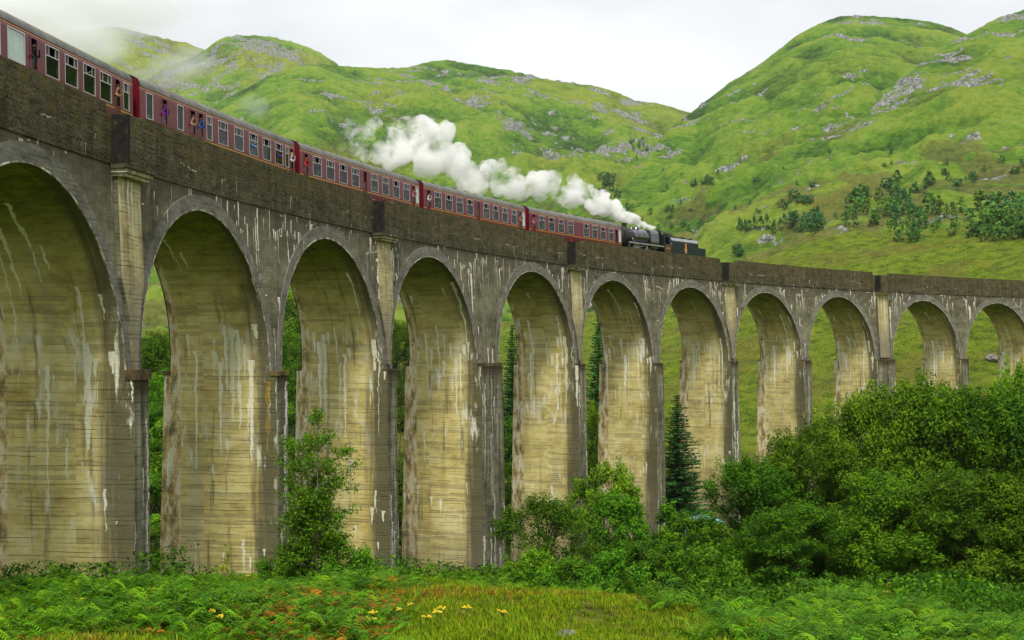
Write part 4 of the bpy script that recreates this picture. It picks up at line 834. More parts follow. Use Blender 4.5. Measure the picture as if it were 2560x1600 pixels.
# ------------------------------------------------------------------ locomotive (facing left) and tender
loco = empty('steam_locomotive'); tag(loco, 'black steam locomotive with chimney, domed boiler and tall cab, running tender first', 'locomotive')
def lob(mb, name, mat, parent=None, merge=True): return mb.obj(name, mat, parent or loco, merge)
def ring(x, cy_, cz_, r, n=28, ry=None): return [(x, cy_ + (ry or r) * math.cos(2 * math.pi * i / n), cz_ + r * math.sin(2 * math.pi * i / n)) for i in range(n)]
BZ = 2.72
mb = MB(); mb.ringloft([ring(.55, 0, BZ, .80), ring(.6, 0, BZ, .86), ring(2.35, 0, BZ, .86)]); smb = lob(mb, 'smokebox', P_DIRTY)
mb = MB(); mb.ringloft([ring(.42, 0, BZ, .2), ring(.47, 0, BZ, .6), ring(.56, 0, BZ, .7)]); mb.tube([(.30, 0, BZ), (.5, 0, BZ)], .06, 8); lob(mb, 'smokebox_door', P_DIRTY, smb)
mb = MB(); mb.ringloft([ring(2.352, 0, BZ, .80), ring(2.40, 0, BZ + .0, .80), ring(5.3, 0, BZ + .07, .90), ring(5.5, 0, BZ + .07, .90)]); boil = lob(mb, 'boiler', P_BLK)
for x, r in ((2.45, .82), (3.4, .85), (4.4, .88), (5.38, .915)): mb = MB(); mb.ringloft([ring(x - .03, 0, BZ + .07 * (x - 2.4) / 3, r), ring(x + .03, 0, BZ + .07 * (x - 2.4) / 3, r)]); lob(mb, 'boiler_band', P_BLK, boil)
bp = lambda x, e: [(x, -.98 - e, 1.7), (x, -1.02 - e, 2.4), (x, -1.0 - e, 3.2), (x, -.84 - e, 3.56 + e), (x, -.6, 3.66 + e), (x, .6, 3.66 + e), (x, .84 + e, 3.56 + e), (x, 1.0 + e, 3.2), (x, 1.02 + e, 2.4), (x, .98 + e, 1.7)]
mb = MB(); mb.ringloft([bp(5.48, -.05), bp(5.56, 0), bp(7.9, 0)], smooth=False); lob(mb, 'firebox', P_BLK)
mb = MB(); mb.ringloft([ring2 for ring2 in ([(1.62 + r * math.cos(a), r * math.sin(a), z) for a in np.linspace(0, 2 * math.pi, 20, endpoint=False)] for z, r in ((3.52, .36), (3.6, .29), (3.72, .25), (3.95, .26), (4.02, .32), (4.07, .30), (4.07, .2), (3.6, .2)))]); lob(mb, 'chimney', P_DIRTY)
for x, r, h in ((4.1, .36, .36), (3.1, .24, .22)):
    mb = MB(); mb.ringloft([[(x + q * r * math.cos(a), q * r * math.sin(a), BZ + .84 + h * t) for a in np.linspace(0, 2 * math.pi, 18, endpoint=False)] for t, q in ((-.3, 1.25), (.1, 1.0), (.6, .92), (.9, .62), (1.0, .1))]); lob(mb, 'dome', P_BLK, boil)
for yy in (-.3, .3): mb = MB(); mb.tube([(7.2, yy, 3.6), (7.2, yy, 3.88)], [.07, .05], 8); lob(mb, 'safety_valve', P_BRASS)
mb = MB(); mb.box(.25, 7.85, -1.30, 1.30, 1.98, 2.04); mb.box(.2, .3, -1.30, 1.30, 1.0, 1.98); lob(mb, 'running_plate', P_BLK)
for sg in (-1, 1):
    mb = MB(); mb.box(.3, 7.85, sg * 1.305 - .012, sg * 1.305 + .012, 1.93, 2.06); lob(mb, 'valance', P_STEEL if sg < 0 else P_BLK)
    mb = MB(); mb.tube([(.9, sg * .93, BZ + .42), (2.4, sg * .93, BZ + .42), (7.6, sg * 1.07, BZ + .52)], .02, 6); lob(mb, 'handrail', P_STEEL)
    mb = MB(); mb.tube([(1.25, sg * 1.18, 1.28), (2.35, sg * 1.18, 1.28)], .36, 18); mb.box(1.2, 2.4, sg * 1.15 - .2, sg * 1.15 + .2, 1.55, 1.92); lob(mb, 'cylinder', P_BLK)
    mb = MB(); mb.tube([(1.15, sg * 1.2, 1.28), (1.24, sg * 1.2, 1.28)], .37, 18); lob(mb, 'cylinder_cover', P_STEEL)
    mb = MB(); mb.tube([(1.6, sg * .86, 2.6), (1.75, sg * 1.1, 1.9)], .13, 10); lob(mb, 'steam_pipe', P_BLK)
    mb = MB(); mb.box(2.4, 4.2, sg * 1.2 - .04, sg * 1.2 + .04, 1.22, 1.34); mb.box(3.3, 5.6, sg * 1.28 - .03, sg * 1.28 + .03, .98, 1.10); lob(mb, 'connecting_rod', P_STEEL)
    mb = MB(); mb.box(2.9, 7.6, sg * 1.22 - .025, sg * 1.22 + .025, .86, .98); lob(mb, 'coupling_rod', P_STEEL)
    mb = MB(); mb.tube([(3.95, sg * 1.27, 1.32), (4.25, sg * 1.27, 1.86)], .03, 6); mb.tube([(4.25, sg * 1.25, 1.86), (2.5, sg * 1.25, 1.66)], .03, 6); lob(mb, 'valve_gear', P_STEEL)
    for wx in (3.1, 5.2, 7.3): mb = MB(); mb.tube([(wx, sg * .68, .93), (wx, sg * .80, .93)], .93, 28, smooth=False); mb.tube([(wx, sg * .8, .93), (wx, sg * .86, .93)], .2, 12); lob(mb, 'driving_wheel', P_BLK)
    for wx in (.75, 2.2): mb = MB(); mb.tube([(wx, sg * .68, .5), (wx, sg * .8, .5)], .5, 20, smooth=False); lob(mb, 'bogie_wheel', P_BLK)
    mb = MB(); mb.tube([(.2, sg * .88, 1.05), (-.25, sg * .88, 1.05)], .09, 8); mb.tube([(-.25, sg * .88, 1.05), (-.3, sg * .88, 1.05)], .23, 14); lob(mb, 'buffer', P_UND)
mb = MB(); mb.box(.15, .22, -1.25, 1.25, .85, 1.25); lob(mb, 'buffer_beam', P_RED)
mb = MB()
for sg in (-1, 1):                                                     # cab sides with an opening
    for x0, x1, z0, z1 in ((7.86, 9.35, 1.2, 2.35), (7.86, 8.1, 2.35, 3.2), (8.75, 8.85, 2.35, 3.2), (7.86, 8.85, 3.1, 3.3)): mb.box(x0, x1, sg * 1.32 - .015, sg * 1.32 + .015, z0, z1)
    mb.box(7.86, 7.89, min(sg * 1.0, sg * 1.3), max(sg * 1.0, sg * 1.3), 1.7, 3.3)
mb.box(7.86, 9.4, -1.3, 1.3, 1.12, 1.2); cab = lob(mb, 'cab', P_DGR, merge=False)
mb = MB(); a = np.linspace(0, math.pi, 15); mb.ringloft([[(x, 1.36 * math.cos(q), 3.28 + .52 * math.sin(q) ** .85) for q in a] for x in (7.8, 9.35)], closed=False, caps=False); mb.ringloft([[(x, 1.33 * math.cos(q), 3.25 + .52 * math.sin(q) ** .85) for q in a] for x in (9.35, 7.8)], closed=False, caps=False); lob(mb, 'cab_roof', P_DIRTY, cab)
mb = MB()
for x0, x1, z0, z1 in ((8.15, 9.2, 1.50, 1.52), (8.15, 9.2, 2.16, 2.18), (8.15, 8.17, 1.5, 2.18), (9.18, 9.2, 1.5, 2.18)): mb.box(x0, x1, -1.345, -1.337, z0, z1)
lob(mb, 'lining', P_YEL, cab)
def text_obj(txt, size, mat, parent, loc, name='number'):
    cu = bpy.data.curves.new(name, 'FONT'); cu.body = txt; cu.size = size; cu.extrude = 0.006; cu.align_x = 'CENTER'; cu.align_y = 'CENTER'; to = bpy.data.objects.new(name, cu); col.objects.link(to)
    bpy.context.view_layer.update(); me = bpy.data.meshes.new_from_object(to.evaluated_get(bpy.context.evaluated_depsgraph_get())); bpy.data.objects.remove(to)
    me.materials.clear(); me.materials.append(mat); o = link(bpy.data.objects.new(name, me), parent); o.rotation_euler = (math.pi / 2, 0, 0); o.location = loc; return o
text_obj('45407', .36, P_YEL, cab, (8.68, -1.345, 1.84))
text_obj('5', .16, P_YEL, cab, (8.68, -1.345, 2.08), 'power_class')
# tender
tender = empty('locomotive_tender'); tag(tender, 'dark green black tender with an orange lion crest, coupled behind the cab', 'tender')
TL = 7.55; mb = MB()
prof = lambda e: [(-1.28 - e, 1.15), (-1.28 - e, 2.75), (-1.12, 3.10), (1.12, 3.10), (1.28 + e, 2.75), (1.28 + e, 1.15)]
mb.ringloft([[(x, y, z) for y, z in prof(0)] for x in (0.0, .15, 5.9)], smooth=False)
tb = mb.obj('tank', P_DGR, tender)
mb = MB(); mb.ringloft([[(x, y, min(z, 2.32)) for y, z in ((-1.28, 1.15), (-1.28, 2.3), (-1.2, 2.32), (1.2, 2.32), (1.28, 2.3), (1.28, 1.15))] for x in (5.903, TL)], smooth=False)
mb.obj('rear_tank', P_DGR, tender)
mb = MB(); sl = [[(x, sg * 1.283, 2.74), (x, sg * 1.125, 3.11), (x, sg * 1.0, 3.11)] for sg in (-1,) for x in (.02, 5.88)]
mb.ringloft(sl, closed=False, caps=False); mb.obj('coping_plate', P_STEEL, tender)
mb = MB(); rng_ = random.Random(5); 
for i in range(70):
    x, y = rng_.uniform(.4, 5.6), rng_.uniform(-.9, .9); r = rng_.uniform(.08, .2); z = 3.12 + .22 * (1 - abs(y)) * math.sin(math.pi * x / 6); p = [(x + r * rng_.uniform(.6, 1) * a, y + r * rng_.uniform(.6, 1) * b, z + r * rng_.uniform(.6, 1) * c) for a in (-1, 1) for b in (-1, 1) for c in (-1, 1)]; mb.hexa(p)
mb.box(.3, 5.7, -1.0, 1.0, 2.9, 3.13); mb.obj('coal_load', P_COAL, tender, merge=False)
mb = MB(); mb.box(-.1, TL + .05, -1.25, 1.25, .95, 1.148); mb.box(.2, TL - .2, -1.08, -.98, .4, .94); mb.box(.2, TL - .2, .98, 1.08, .4, .94); mb.obj('frame', P_UND, tender)
for wx in (1.4, 3.6, 5.8):
    for sg in (-1, 1): mb = MB(); mb.tube([(wx, sg * .68, .64), (wx, sg * .8, .64)], .64, 22, smooth=False); mb.obj('wheel', P_BLK, tender)
for sg in (-1, 1): mb = MB(); mb.tube([(TL + .05, sg * .88, 1.05), (TL + .45, sg * .88, 1.05)], .09, 8); mb.tube([(TL + .45, sg * .88, 1.05), (TL + .5, sg * .88, 1.05)], .23, 14); mb.obj('buffer', P_UND, tender)
for x in (-.12, .02): mb = MB(); mb.tube([(x, -1.27, 1.2), (x, -1.27, 2.9)], .018, 6); mb.obj('handrail', P_STEEL, tender)
# crest on the tender: a lion above a wheel with a band
P_CR1 = plain('crest_orange', (.75, .30, .02), .5, .3, var=.2); P_CR2 = plain('crest_pink', (.55, .25, .2), .5, .3)
mb = MB(); Y0 = -1.292
def flat(pts, y=Y0): mb.poly([(x, y, z) for x, z in pts])
cx, cz = 3.1, 2.05
mb2 = MB(); n = 20; ro = [(cx + .26 * math.cos(a), cz - .22 + .30 * math.sin(a)) for a in np.linspace(0, 2 * math.pi, n, endpoint=False)]; ri = [(cx + .14 * math.cos(a), cz - .22 + .17 * math.sin(a)) for a in np.linspace(0, 2 * math.pi, n, endpoint=False)]
for i in range(n): j = (i + 1) % n; mb2.poly([(ro[i][0], Y0, ro[i][1]), (ro[j][0], Y0, ro[j][1]), (ri[j][0], Y0, ri[j][1]), (ri[i][0], Y0, ri[i][1])])
for i in range(0, n, 3): a, b = ri[i], ri[(i + 1) % n]; mb2.poly([(a[0], Y0 - .001, a[1]), (b[0], Y0 - .001, b[1]), (cx, Y0 - .001, cz - .22)])
crest = mb2.obj('crest_wheel', P_CR2, tender)
for q in ([(-.18, .0), (-.14, .28), (.1, .3), (.17, .0)], [(-.14, .28), (-.2, .42), (-.12, .52), (.02, .5), (.06, .3)], [(-.2, .40), (-.27, .44), (-.2, .48)], [(.1, .3), (.2, .44), (.15, .5), (.06, .36)], [(-.08, .52), (-.1, .66), (-.03, .6), (.02, .67), (.05, .6), (.1, .64), (.04, .5)], [(-.18, .1), (-.3, .02), (-.26, -.03), (-.16, .02)], [(-.3, -.2), (-.3, -.12), (.3, -.12), (.3, -.2)]): flat([(cx + a, cz + b) for a, b in q], Y0 - .003)
mb.obj('crest_lion', P_CR1, tender)
LS = 99.25
on_track(loco, LS, 9.4); on_track(tender, LS + 9.45, TL)
# ------------------------------------------------------------------ people at the windows
SKIN = [plain('skin_%d' % i, c, .6, .3, var=.1) for i, c in enumerate(((.55, .33, .23), (.42, .24, .16), (.6, .4, .3)))]
CLO = {n: plain('cloth_' + n, c, .85, .2, var=.3) for n, c in {'purple': (.14, .03, .28), 'blue': (.02, .10, .32), 'red': (.45, .04, .03), 'black': (.015, .015, .018), 'white': (.6, .58, .55), 'green': (.05, .16, .08), 'orange': (.55, .18, .03), 'pink': (.5, .2, .25), 'grey': (.2, .2, .22), 'sky': (.12, .35, .6), 'tan': (.4, .25, .14), 'yellow': (.55, .42, .06)}.items()}
HAIR = [plain('hair_%d' % i, c, .6, .3) for i, c in enumerate(((.03, .018, .01), (.12, .06, .025), (.35, .24, .1), (.3, .29, .28)))]
def person_mesh(pose):
    """one skinned figure; local +x is the way it faces, z = 0 under the feet (or seat)"""
    if pose == 'seated':
        J = {'pel': (0, 0, .48), 'sp': (-.02, 0, .72), 'ch': (0, 0, .98), 'nk': (.01, 0, 1.10), 'hd': (.03, 0, 1.20), 'hd2': (.035, 0, 1.31)}
        for s_, n in ((-1, 'r'), (1, 'l')): J.update({'sh' + n: (0, .17 * s_, 1.0), 'el' + n: (.08, .22 * s_, .76), 'wr' + n: (.28, .14 * s_, .70), 'hn' + n: (.36, .11 * s_, .71), 'kn' + n: (.42, .10 * s_, .50), 'an' + n: (.44, .10 * s_, .10), 'ft' + n: (.58, .10 * s_, .04)})
    else:
        out = .16 if pose == 'lean' else .12
        J = {'pel': (0, 0, .92), 'sp': (.08, 0, 1.14), 'ch': (out * .75, 0, 1.36), 'nk': (out, 0, 1.47), 'hd': (out + .05, 0, 1.56), 'hd2': (out + .07, 0, 1.66)}
        for s_, n in ((-1, 'r'), (1, 'l')):
            up = pose == 'lean' and n == 'l'
            J.update({'sh' + n: (out * .75, .18 * s_, 1.38), 'el' + n: (out + .16, .24 * s_, 1.22 if not up else 1.30), 'wr' + n: (out + .20, .12 * s_, 1.20 if not up else 1.50), 'hn' + n: (out + .22, .08 * s_, 1.23 if not up else 1.57), 'kn' + n: (.02, .10 * s_, .48), 'an' + n: (0, .10 * s_, .08), 'ft' + n: (.15, .11 * s_, .04)})
    E = [('pel', 'sp'), ('sp', 'ch'), ('ch', 'nk'), ('nk', 'hd'), ('hd', 'hd2')]
    for n in 'rl': E += [('ch', 'sh' + n), ('sh' + n, 'el' + n), ('el' + n, 'wr' + n), ('wr' + n, 'hn' + n), ('pel', 'kn' + n), ('kn' + n, 'an' + n), ('an' + n, 'ft' + n)]
    R = {'pel': (.155, .12), 'sp': (.14, .11), 'ch': (.155, .115), 'nk': (.055, .055), 'hd': (.085, .095), 'hd2': (.075, .085)}
    for n in 'rl': R.update({'sh' + n: (.06, .06), 'el' + n: (.045, .045), 'wr' + n: (.033, .03), 'hn' + n: (.04, .022), 'kn' + n: (.06, .06), 'an' + n: (.045, .045), 'ft' + n: (.04, .03)})
    ks = list(J); me = bpy.data.meshes.new('skin'); me.from_pydata([J[k] for k in ks], [(ks.index(a), ks.index(b)) for a, b in E], []); o = bpy.data.objects.new('skin', me); col.objects.link(o)
    mo = o.modifiers.new('s', 'SKIN'); o.modifiers.new('sub', 'SUBSURF').levels = 1
    for k, sv in zip(ks, me.skin_vertices[0].data): sv.radius = R[k]; sv.use_root = k == 'pel'
    bpy.context.view_layer.update(); m2 = bpy.data.meshes.new_from_object(o.evaluated_get(bpy.context.evaluated_depsgraph_get())); bpy.data.objects.remove(o); m2.name = 'body_' + pose
    nk = Vector(J['nk']); hands = [Vector(J['wr' + n]) for n in 'rl'] + [Vector(J['hn' + n]) for n in 'rl']
    while len(m2.materials) < 3: m2.materials.append(None)
    for p in m2.polygons:
        c = p.center; p.use_smooth = True; p.material_index = 1 if (c.z > nk.z - .0 and abs(c.y) < .12) or min((c - h).length for h in hands) < .075 else (2 if c.z < (.62 if pose == 'seated' else .88) else 0)
    hd = Vector(J['hd']).lerp(Vector(J['hd2']), .5); bm = bmesh.new(); bmesh.ops.create_icosphere(bm, subdivisions=2, radius=1.0)
    for v in bm.verts: v.co = Vector((v.co.x * .105 - .02, v.co.y * .10, max(v.co.z, -.8 if v.co.x < .2 else .15) * .125 + .03)) + hd
    hm = bpy.data.meshes.new('hair'); bm.to_mesh(hm); bm.free(); return m2, hm
PM = {k: person_mesh(k) for k in ('lean', 'stand', 'seated')}
def person(pose, cloth, skin, hair, loc, rz, label, group=None):
    b, h = PM[pose]; key = (pose, cloth, skin); me = PCACHE.get(key)
    if me is None:
        me = b.copy(); me.materials.clear()
        for m in (CLO[cloth], SKIN[skin], CLO['black']): me.materials.append(m)
        PCACHE[key] = me
    r = empty('person', loc, rz); link(bpy.data.objects.new('body', me), r); hh = h.copy(); hh.materials.append(HAIR[hair]); link(bpy.data.objects.new('hair', hh), r)
    tag(r, label, 'person', group); return r
PCACHE = {}
bpy.context.view_layer.update()
def in_coach(ci, x, y, z):
    return CR[ci].matrix_world @ Vector((x, y, z)), CR[ci].rotation_euler.z
pi2 = -math.pi / 2
leaners = [(3, 1, 'purple', 0, 0, 'person in purple leaning out of the first door of the fourth coach'), (3, 3, 'tan', 1, 0, 'bare armed person leaning from the left of the paired doors of the fourth coach'), (3, 4, 'blue', 0, 0, 'person in blue leaning from the right of the paired doors of the fourth coach'), (3, 8, 'sky', 0, 1, 'person in a bright blue jacket at the third wide window of the fourth coach'),
           (3, 10, 'purple', 2, 0, 'person in purple at the last wide window of the fourth coach'), (3, 12, 'white', 2, 2, 'person in white at the end door of the fourth coach'), (2, 0, 'red', 0, 1, 'person in a red jacket leaning out of the end door of the third coach'), (4, 10, 'tan', 1, 0, 'bare armed person leaning from the end door of the fifth coach'), (4, 5, 'black', 0, 0, 'person in black at the middle door of the fifth coach'),
           (1, 0, 'white', 2, 0, 'person in white at the end door of the second coach'), (0, 0, 'pink', 2, 1, 'person in pink at the end door of the first coach'), (2, 10, 'pink', 1, 0, 'person in pink at the far door of the third coach'), (1, 10, 'tan', 0, 0, 'bare armed person at the far door of the second coach')]
for ci, oi, cl, sk, hr, lab in leaners:
    c, w, k = CLAY[ci][oi]; ps = 'lean' if k == 'D' else 'stand'
    if k == 'D': p, a = in_coach(ci, c, -1.15, 1.05)
    else: p, a = in_coach(ci, c + .1, -1.10, 1.12)
    person(ps, cl, sk, hr, p, a + pi2, lab)
rs = random.Random(8); cn = list(CLO); seen = {}
ORD = ['first', 'second', 'third', 'fourth', 'fifth', 'sixth', 'seventh', 'eighth', 'ninth', 'tenth']
CN = ['first', 'second', 'third', 'fourth', 'fifth']
for ci in range(5):
    wi = [i for i, o in enumerate(CLAY[ci]) if o[2] == 'W' and o[1] > 1]
    for n, i in enumerate(wi):
        if any(l[0] == ci and l[1] == i for l in leaners): continue
        for q in ((-.26, .26) if rs.random() < .45 else (rs.choice((-.24, .24)),)):
            c = CLAY[ci][i][0]; cl = rs.choice(cn); p, a = in_coach(ci, c + q, -.82, 1.22)
            side = 'left' if q < 0 else 'right'
            person('seated', cl, rs.randrange(3), rs.randrange(4), p, a + pi2 + rs.uniform(-.5, .5), 'person in %s sitting %s in %s wide window, %s coach from the locomotive' % (cl, side, ORD[n], CN[ci]))
p = loco.matrix_world @ Vector((9.12, -1.08, 1.3)); person('lean', 'black', 0, 0, p, loco.rotation_euler.z + pi2, 'person in black leaning out of the locomotive cab by the tender')
# ------------------------------------------------------------------ bracken, grass and flowers on the near slope
def fern_mesh(seed, nf, L, mat):
    rng = np.random.default_rng(seed); V, F, T = [], [], []
    for f in range(nf):
        a = 2 * math.pi * f / nf + rng.normal(0, .3); l = L * rng.uniform(.7, 1.15); arch_ = rng.uniform(.35, .75); n = 13; tv = rng.uniform(.2, .9)
        ca, sa = math.cos(a), math.sin(a); t = np.linspace(0, 1, n + 1); rx = l * (t * .92); rz = l * (arch_ * np.sin(t * 2.2) * 1.05 + .06 * t); roll = rng.normal(0, .25)
        for i in range(2, n + 1):
            w = l * .30 * math.sin(math.pi * min(1, (t[i] * .93 + .05))) ** .8 * (1.05 - .55 * t[i]); dx = l / n * .95
            for sd_ in (-1, 1):
                c = np.array([ca * rx[i], sa * rx[i], rz[i]]); tip = c + np.array([-sa, ca, 0]) * sd_ * w + np.array([ca, sa, 0]) * w * .35 + np.array([0, 0, -w * .22 + sd_ * roll * w]); m = (c + tip) / 2; q = np.array([ca, sa, -.15]) * dx * .46
                b = len(V); V += [c, m - q, tip, m + q]; F.append((b, b + 1, b + 2, b + 3)); T += [min(1, max(0, tv + rng.normal(0, .12)))] * 4
    return np_mesh('fern', np.array(V), np.array(F), [mat], False, {'tint': np.array(T)})
def tuft_mesh(seed, nb, h, mat, spread=.12, wd=.012):
    rng = np.random.default_rng(seed); V, F, T = [], [], []
    for i in range(nb):
        a = rng.uniform(0, 6.28); p = np.array([rng.normal(0, spread), rng.normal(0, spread), -.03]); hh = h * rng.uniform(.5, 1.15); bend = hh * rng.uniform(.15, .7); d = np.array([math.cos(a), math.sin(a), 0]); sd_ = np.array([-d[1], d[0], 0]) * wd * rng.uniform(.7, 1.4)
        m = p + d * bend * .3 + np.array([0, 0, hh * .6]); e = p + d * bend + np.array([0, 0, hh * (1 - .25 * bend / hh)]); b = len(V); V += [p - sd_, p + sd_, m + sd_ * .8, m - sd_ * .8, e, e + sd_ * .05]; F += [(b, b + 1, b + 2, b + 3), (b + 3, b + 2, b + 5, b + 4)]; T += [rng.uniform(0, 1)] * 6
    return np_mesh('tuft', np.array(V), np.array(F), [mat], False, {'tint': np.array(T)})
L_FERN = leafmat('bracken_green', (.045, .145, .004), .7, .25); L_FERN2 = leafmat('bracken_light', (.08, .21, .005), .6, .3); L_RUST = leafmat('bracken_rust', (.27, .115, .012), .6, .25)
L_GR = leafmat('grass_green', (.10, .20, .005), .5, .3); L_GR2 = leafmat('grass_yellow', (.2, .27, .01), .4, .3); L_GR3 = leafmat('grass_brown', (.22, .15, .022), .5, .3); L_LOW = leafmat('low_leaves', (.036, .115, .005), .5, .3)
def weed_mesh(seed, mat, h=.5, n=90):
    rng = np.random.default_rng(seed); P = np.c_[rng.normal(0, .2, n), rng.normal(0, .2, n), rng.uniform(.02, 1, n) ** .7 * h]; N = rng.normal(size=(n, 3)); N[:, 2] += 1; N /= np.linalg.norm(N, axis=1)[:, None]
    V, F, T = leaf_quads(P, N, .11, rng, rng.uniform(0, 1, n)); return np_mesh('weed', V, F, [mat], False, {'tint': T})
PCOL = bpy.data.collections.new('plant_prototypes')
def pobj(me, n): o = bpy.data.objects.new(n, me); PCOL.objects.link(o); return o
def scatter(name, label, cat, protos, P, rz, scl, idx):
    """one countless carpet: prototypes instanced on points"""
    c = bpy.data.collections.new(name + '_kinds')
    for i, me in enumerate(protos): c.objects.link(bpy.data.objects.new('%02d_%s' % (i, name), me))
    me = bpy.data.meshes.new(name); me.vertices.add(len(P)); me.vertices.foreach_set('co', np.asarray(P, np.float32).ravel())
    a = me.attributes.new('rot', 'FLOAT_VECTOR', 'POINT'); a.data.foreach_set('vector', np.asarray(rz, np.float32).ravel()); a = me.attributes.new('scl', 'FLOAT', 'POINT'); a.data.foreach_set('value', np.asarray(scl, np.float32)); a = me.attributes.new('idx', 'INT', 'POINT'); a.data.foreach_set('value', np.asarray(idx, np.int32))
    o = link(bpy.data.objects.new(name, me)); g = bpy.data.node_groups.new(name, 'GeometryNodeTree'); g.interface.new_socket('Geometry', in_out='INPUT', socket_type='NodeSocketGeometry'); g.interface.new_socket('Geometry', in_out='OUTPUT', socket_type='NodeSocketGeometry')
    N = g.nodes; gi = N.new('NodeGroupInput'); go = N.new('NodeGroupOutput'); ip = N.new('GeometryNodeInstanceOnPoints'); ci = N.new('GeometryNodeCollectionInfo'); ci.inputs['Collection'].default_value = c; ci.inputs['Separate Children'].default_value = True; ci.inputs['Reset Children'].default_value = True
    ip.inputs['Pick Instance'].default_value = True
    def na(nm, ty): n = N.new('GeometryNodeInputNamedAttribute'); n.data_type = ty; n.inputs['Name'].default_value = nm; return n.outputs['Attribute']
    g.links.new(gi.outputs[0], ip.inputs['Points']); g.links.new(ci.outputs[0], ip.inputs['Instance']); g.links.new(na('rot', 'FLOAT_VECTOR'), ip.inputs['Rotation']); g.links.new(na('scl', 'FLOAT'), ip.inputs['Scale']); g.links.new(na('idx', 'INT'), ip.inputs['Instance Index']); g.links.new(ip.outputs[0], go.inputs[0])
    m = o.modifiers.new('scatter', 'NODES'); m.node_group = g; tag(o, label, cat, kind='stuff'); return o
nr_ = np.random.default_rng(77)
def near_points(n, px0, px1, d0, d1):
    x = nr_.uniform(px0, px1, n); d = np.sqrt(nr_.uniform(d0 * d0, d1 * d1, n)); az = az_of(x); X = CAM[0] + d * np.cos(az); Y = CAM[1] + d * np.sin(az); return x, d, X, Y, ground_z(X, Y)
def yview(x, d, z): return (800 + FPX * math.tan(PITCH) + (CAM[2] - z) / d * FPX) / S_
def rots(n, tilt=.12): return np.c_[nr_.normal(0, tilt, n), nr_.normal(0, tilt, n), nr_.uniform(0, 6.28, n)]
# bracken: thick on the left mound and the right bank, thin elsewhere
x, d, X, Y, Z = near_points(70000, -250, 2820, 20, 78); xd = x / S_; yv = yview(x, d, Z); nz = fbm(X / 4.5, Y / 4.5, 31, 4); dc = np.interp(x, GX, CD)
left = sst(-60, 60, xd) * sst(1010, 820, xd) * sst(20, 27, d); left *= np.where((xd < 420), sst(1520, 1450, yv + 40 * nz), sst(1600, 1510, yv))
right = sst(1820, 2000, xd) ; mid_ = 0.03 + .14 * sst(1560, 1700, xd) * sst(1900, 1800, xd)
pr_ = np.clip(np.maximum(left, right) * (0.75 + 1.1 * nz) + mid_ * sst(.1, .5, nz), 0, 1); pr_ *= (d < dc + 7)
k = nr_.uniform(size=len(x)) < pr_ * .8
rust = sst(540, 640, xd) * sst(1010, 900, xd) * sst(.0, .35, fbm(X / 2.6, Y / 2.6, 37, 3) + .12) + .06 + .35 * sst(980, 1050, xd) * sst(1250, 1150, xd) * (yv > 1440)
ii = np.where(nr_.uniform(size=len(x)) < rust * .42, 4 + nr_.integers(0, 2, len(x)), nr_.integers(0, 4, len(x)))
fs = .8 * (0.55 + .55 * np.clip(nz + .4, 0, 1)) * nr_.uniform(.7, 1.2, len(x))
scatter('bracken', 'thick green bracken with rusty patches covering the near slope', 'bracken', [fern_mesh(1, 8, .8, L_FERN), fern_mesh(2, 9, .7, L_FERN), fern_mesh(3, 8, .75, L_FERN2), fern_mesh(4, 7, .9, L_FERN), fern_mesh(5, 7, .75, L_RUST), fern_mesh(6, 8, .65, L_RUST)],
        np.c_[X, Y, Z - .04][k], rots(k.sum(), .16), fs[k], ii[k])
# grass
x, d, X, Y, Z = near_points(150000, -250, 2820, 18.5, 82); xd = x / S_; yv = yview(x, d, Z); nz = fbm(X / 3.0, Y / 3.0, 51, 4); nb = fbm(X / 9.0, Y / 9.0, 52, 3); dc = np.interp(x, GX, CD)
k = (d < dc + 8); brown = sst(.05, .4, nb) * .4 + .4 * sst(420, 250, xd) * sst(1440, 1490, yv); u = nr_.uniform(size=len(x)); ii = np.where(u < brown, 4, np.where(u < brown + .3, 2 + nr_.integers(0, 2, len(x)), nr_.integers(0, 2, len(x))))
scatter('grass', 'long tussocky grass on the near slope', 'grass', [tuft_mesh(1, 18, .22, L_GR), tuft_mesh(2, 16, .28, L_GR), tuft_mesh(3, 18, .24, L_GR2), tuft_mesh(4, 16, .2, L_GR2), tuft_mesh(5, 16, .26, L_GR3)], np.c_[X, Y, Z][k], rots(k.sum(), .1), (nr_.uniform(.6, 1.25, len(x)) * (1 + .5 * nz) * (0.45 + d / 150))[k], ii[k])
# low leafy growth at the foot of piers and trees
x, d, X, Y, Z = near_points(9000, -200, 2760, 44, 150); nz = fbm(X / 6, Y / 6, 61, 3); k = (nz > -.05) & (d > np.interp(x, GX, CD) + 1)
scatter('undergrowth', 'low leafy undergrowth below the trees and around the piers', 'undergrowth', [weed_mesh(1, L_LOW), weed_mesh(2, L_LOW, .8, 120), weed_mesh(3, L_FERN, .6, 110), fern_mesh(11, 8, .8, L_FERN2)], np.c_[X, Y, Z][k], rots(k.sum(), .1), (nr_.uniform(.8, 2.0, len(x)))[k], nr_.integers(0, 4, len(x))[k])
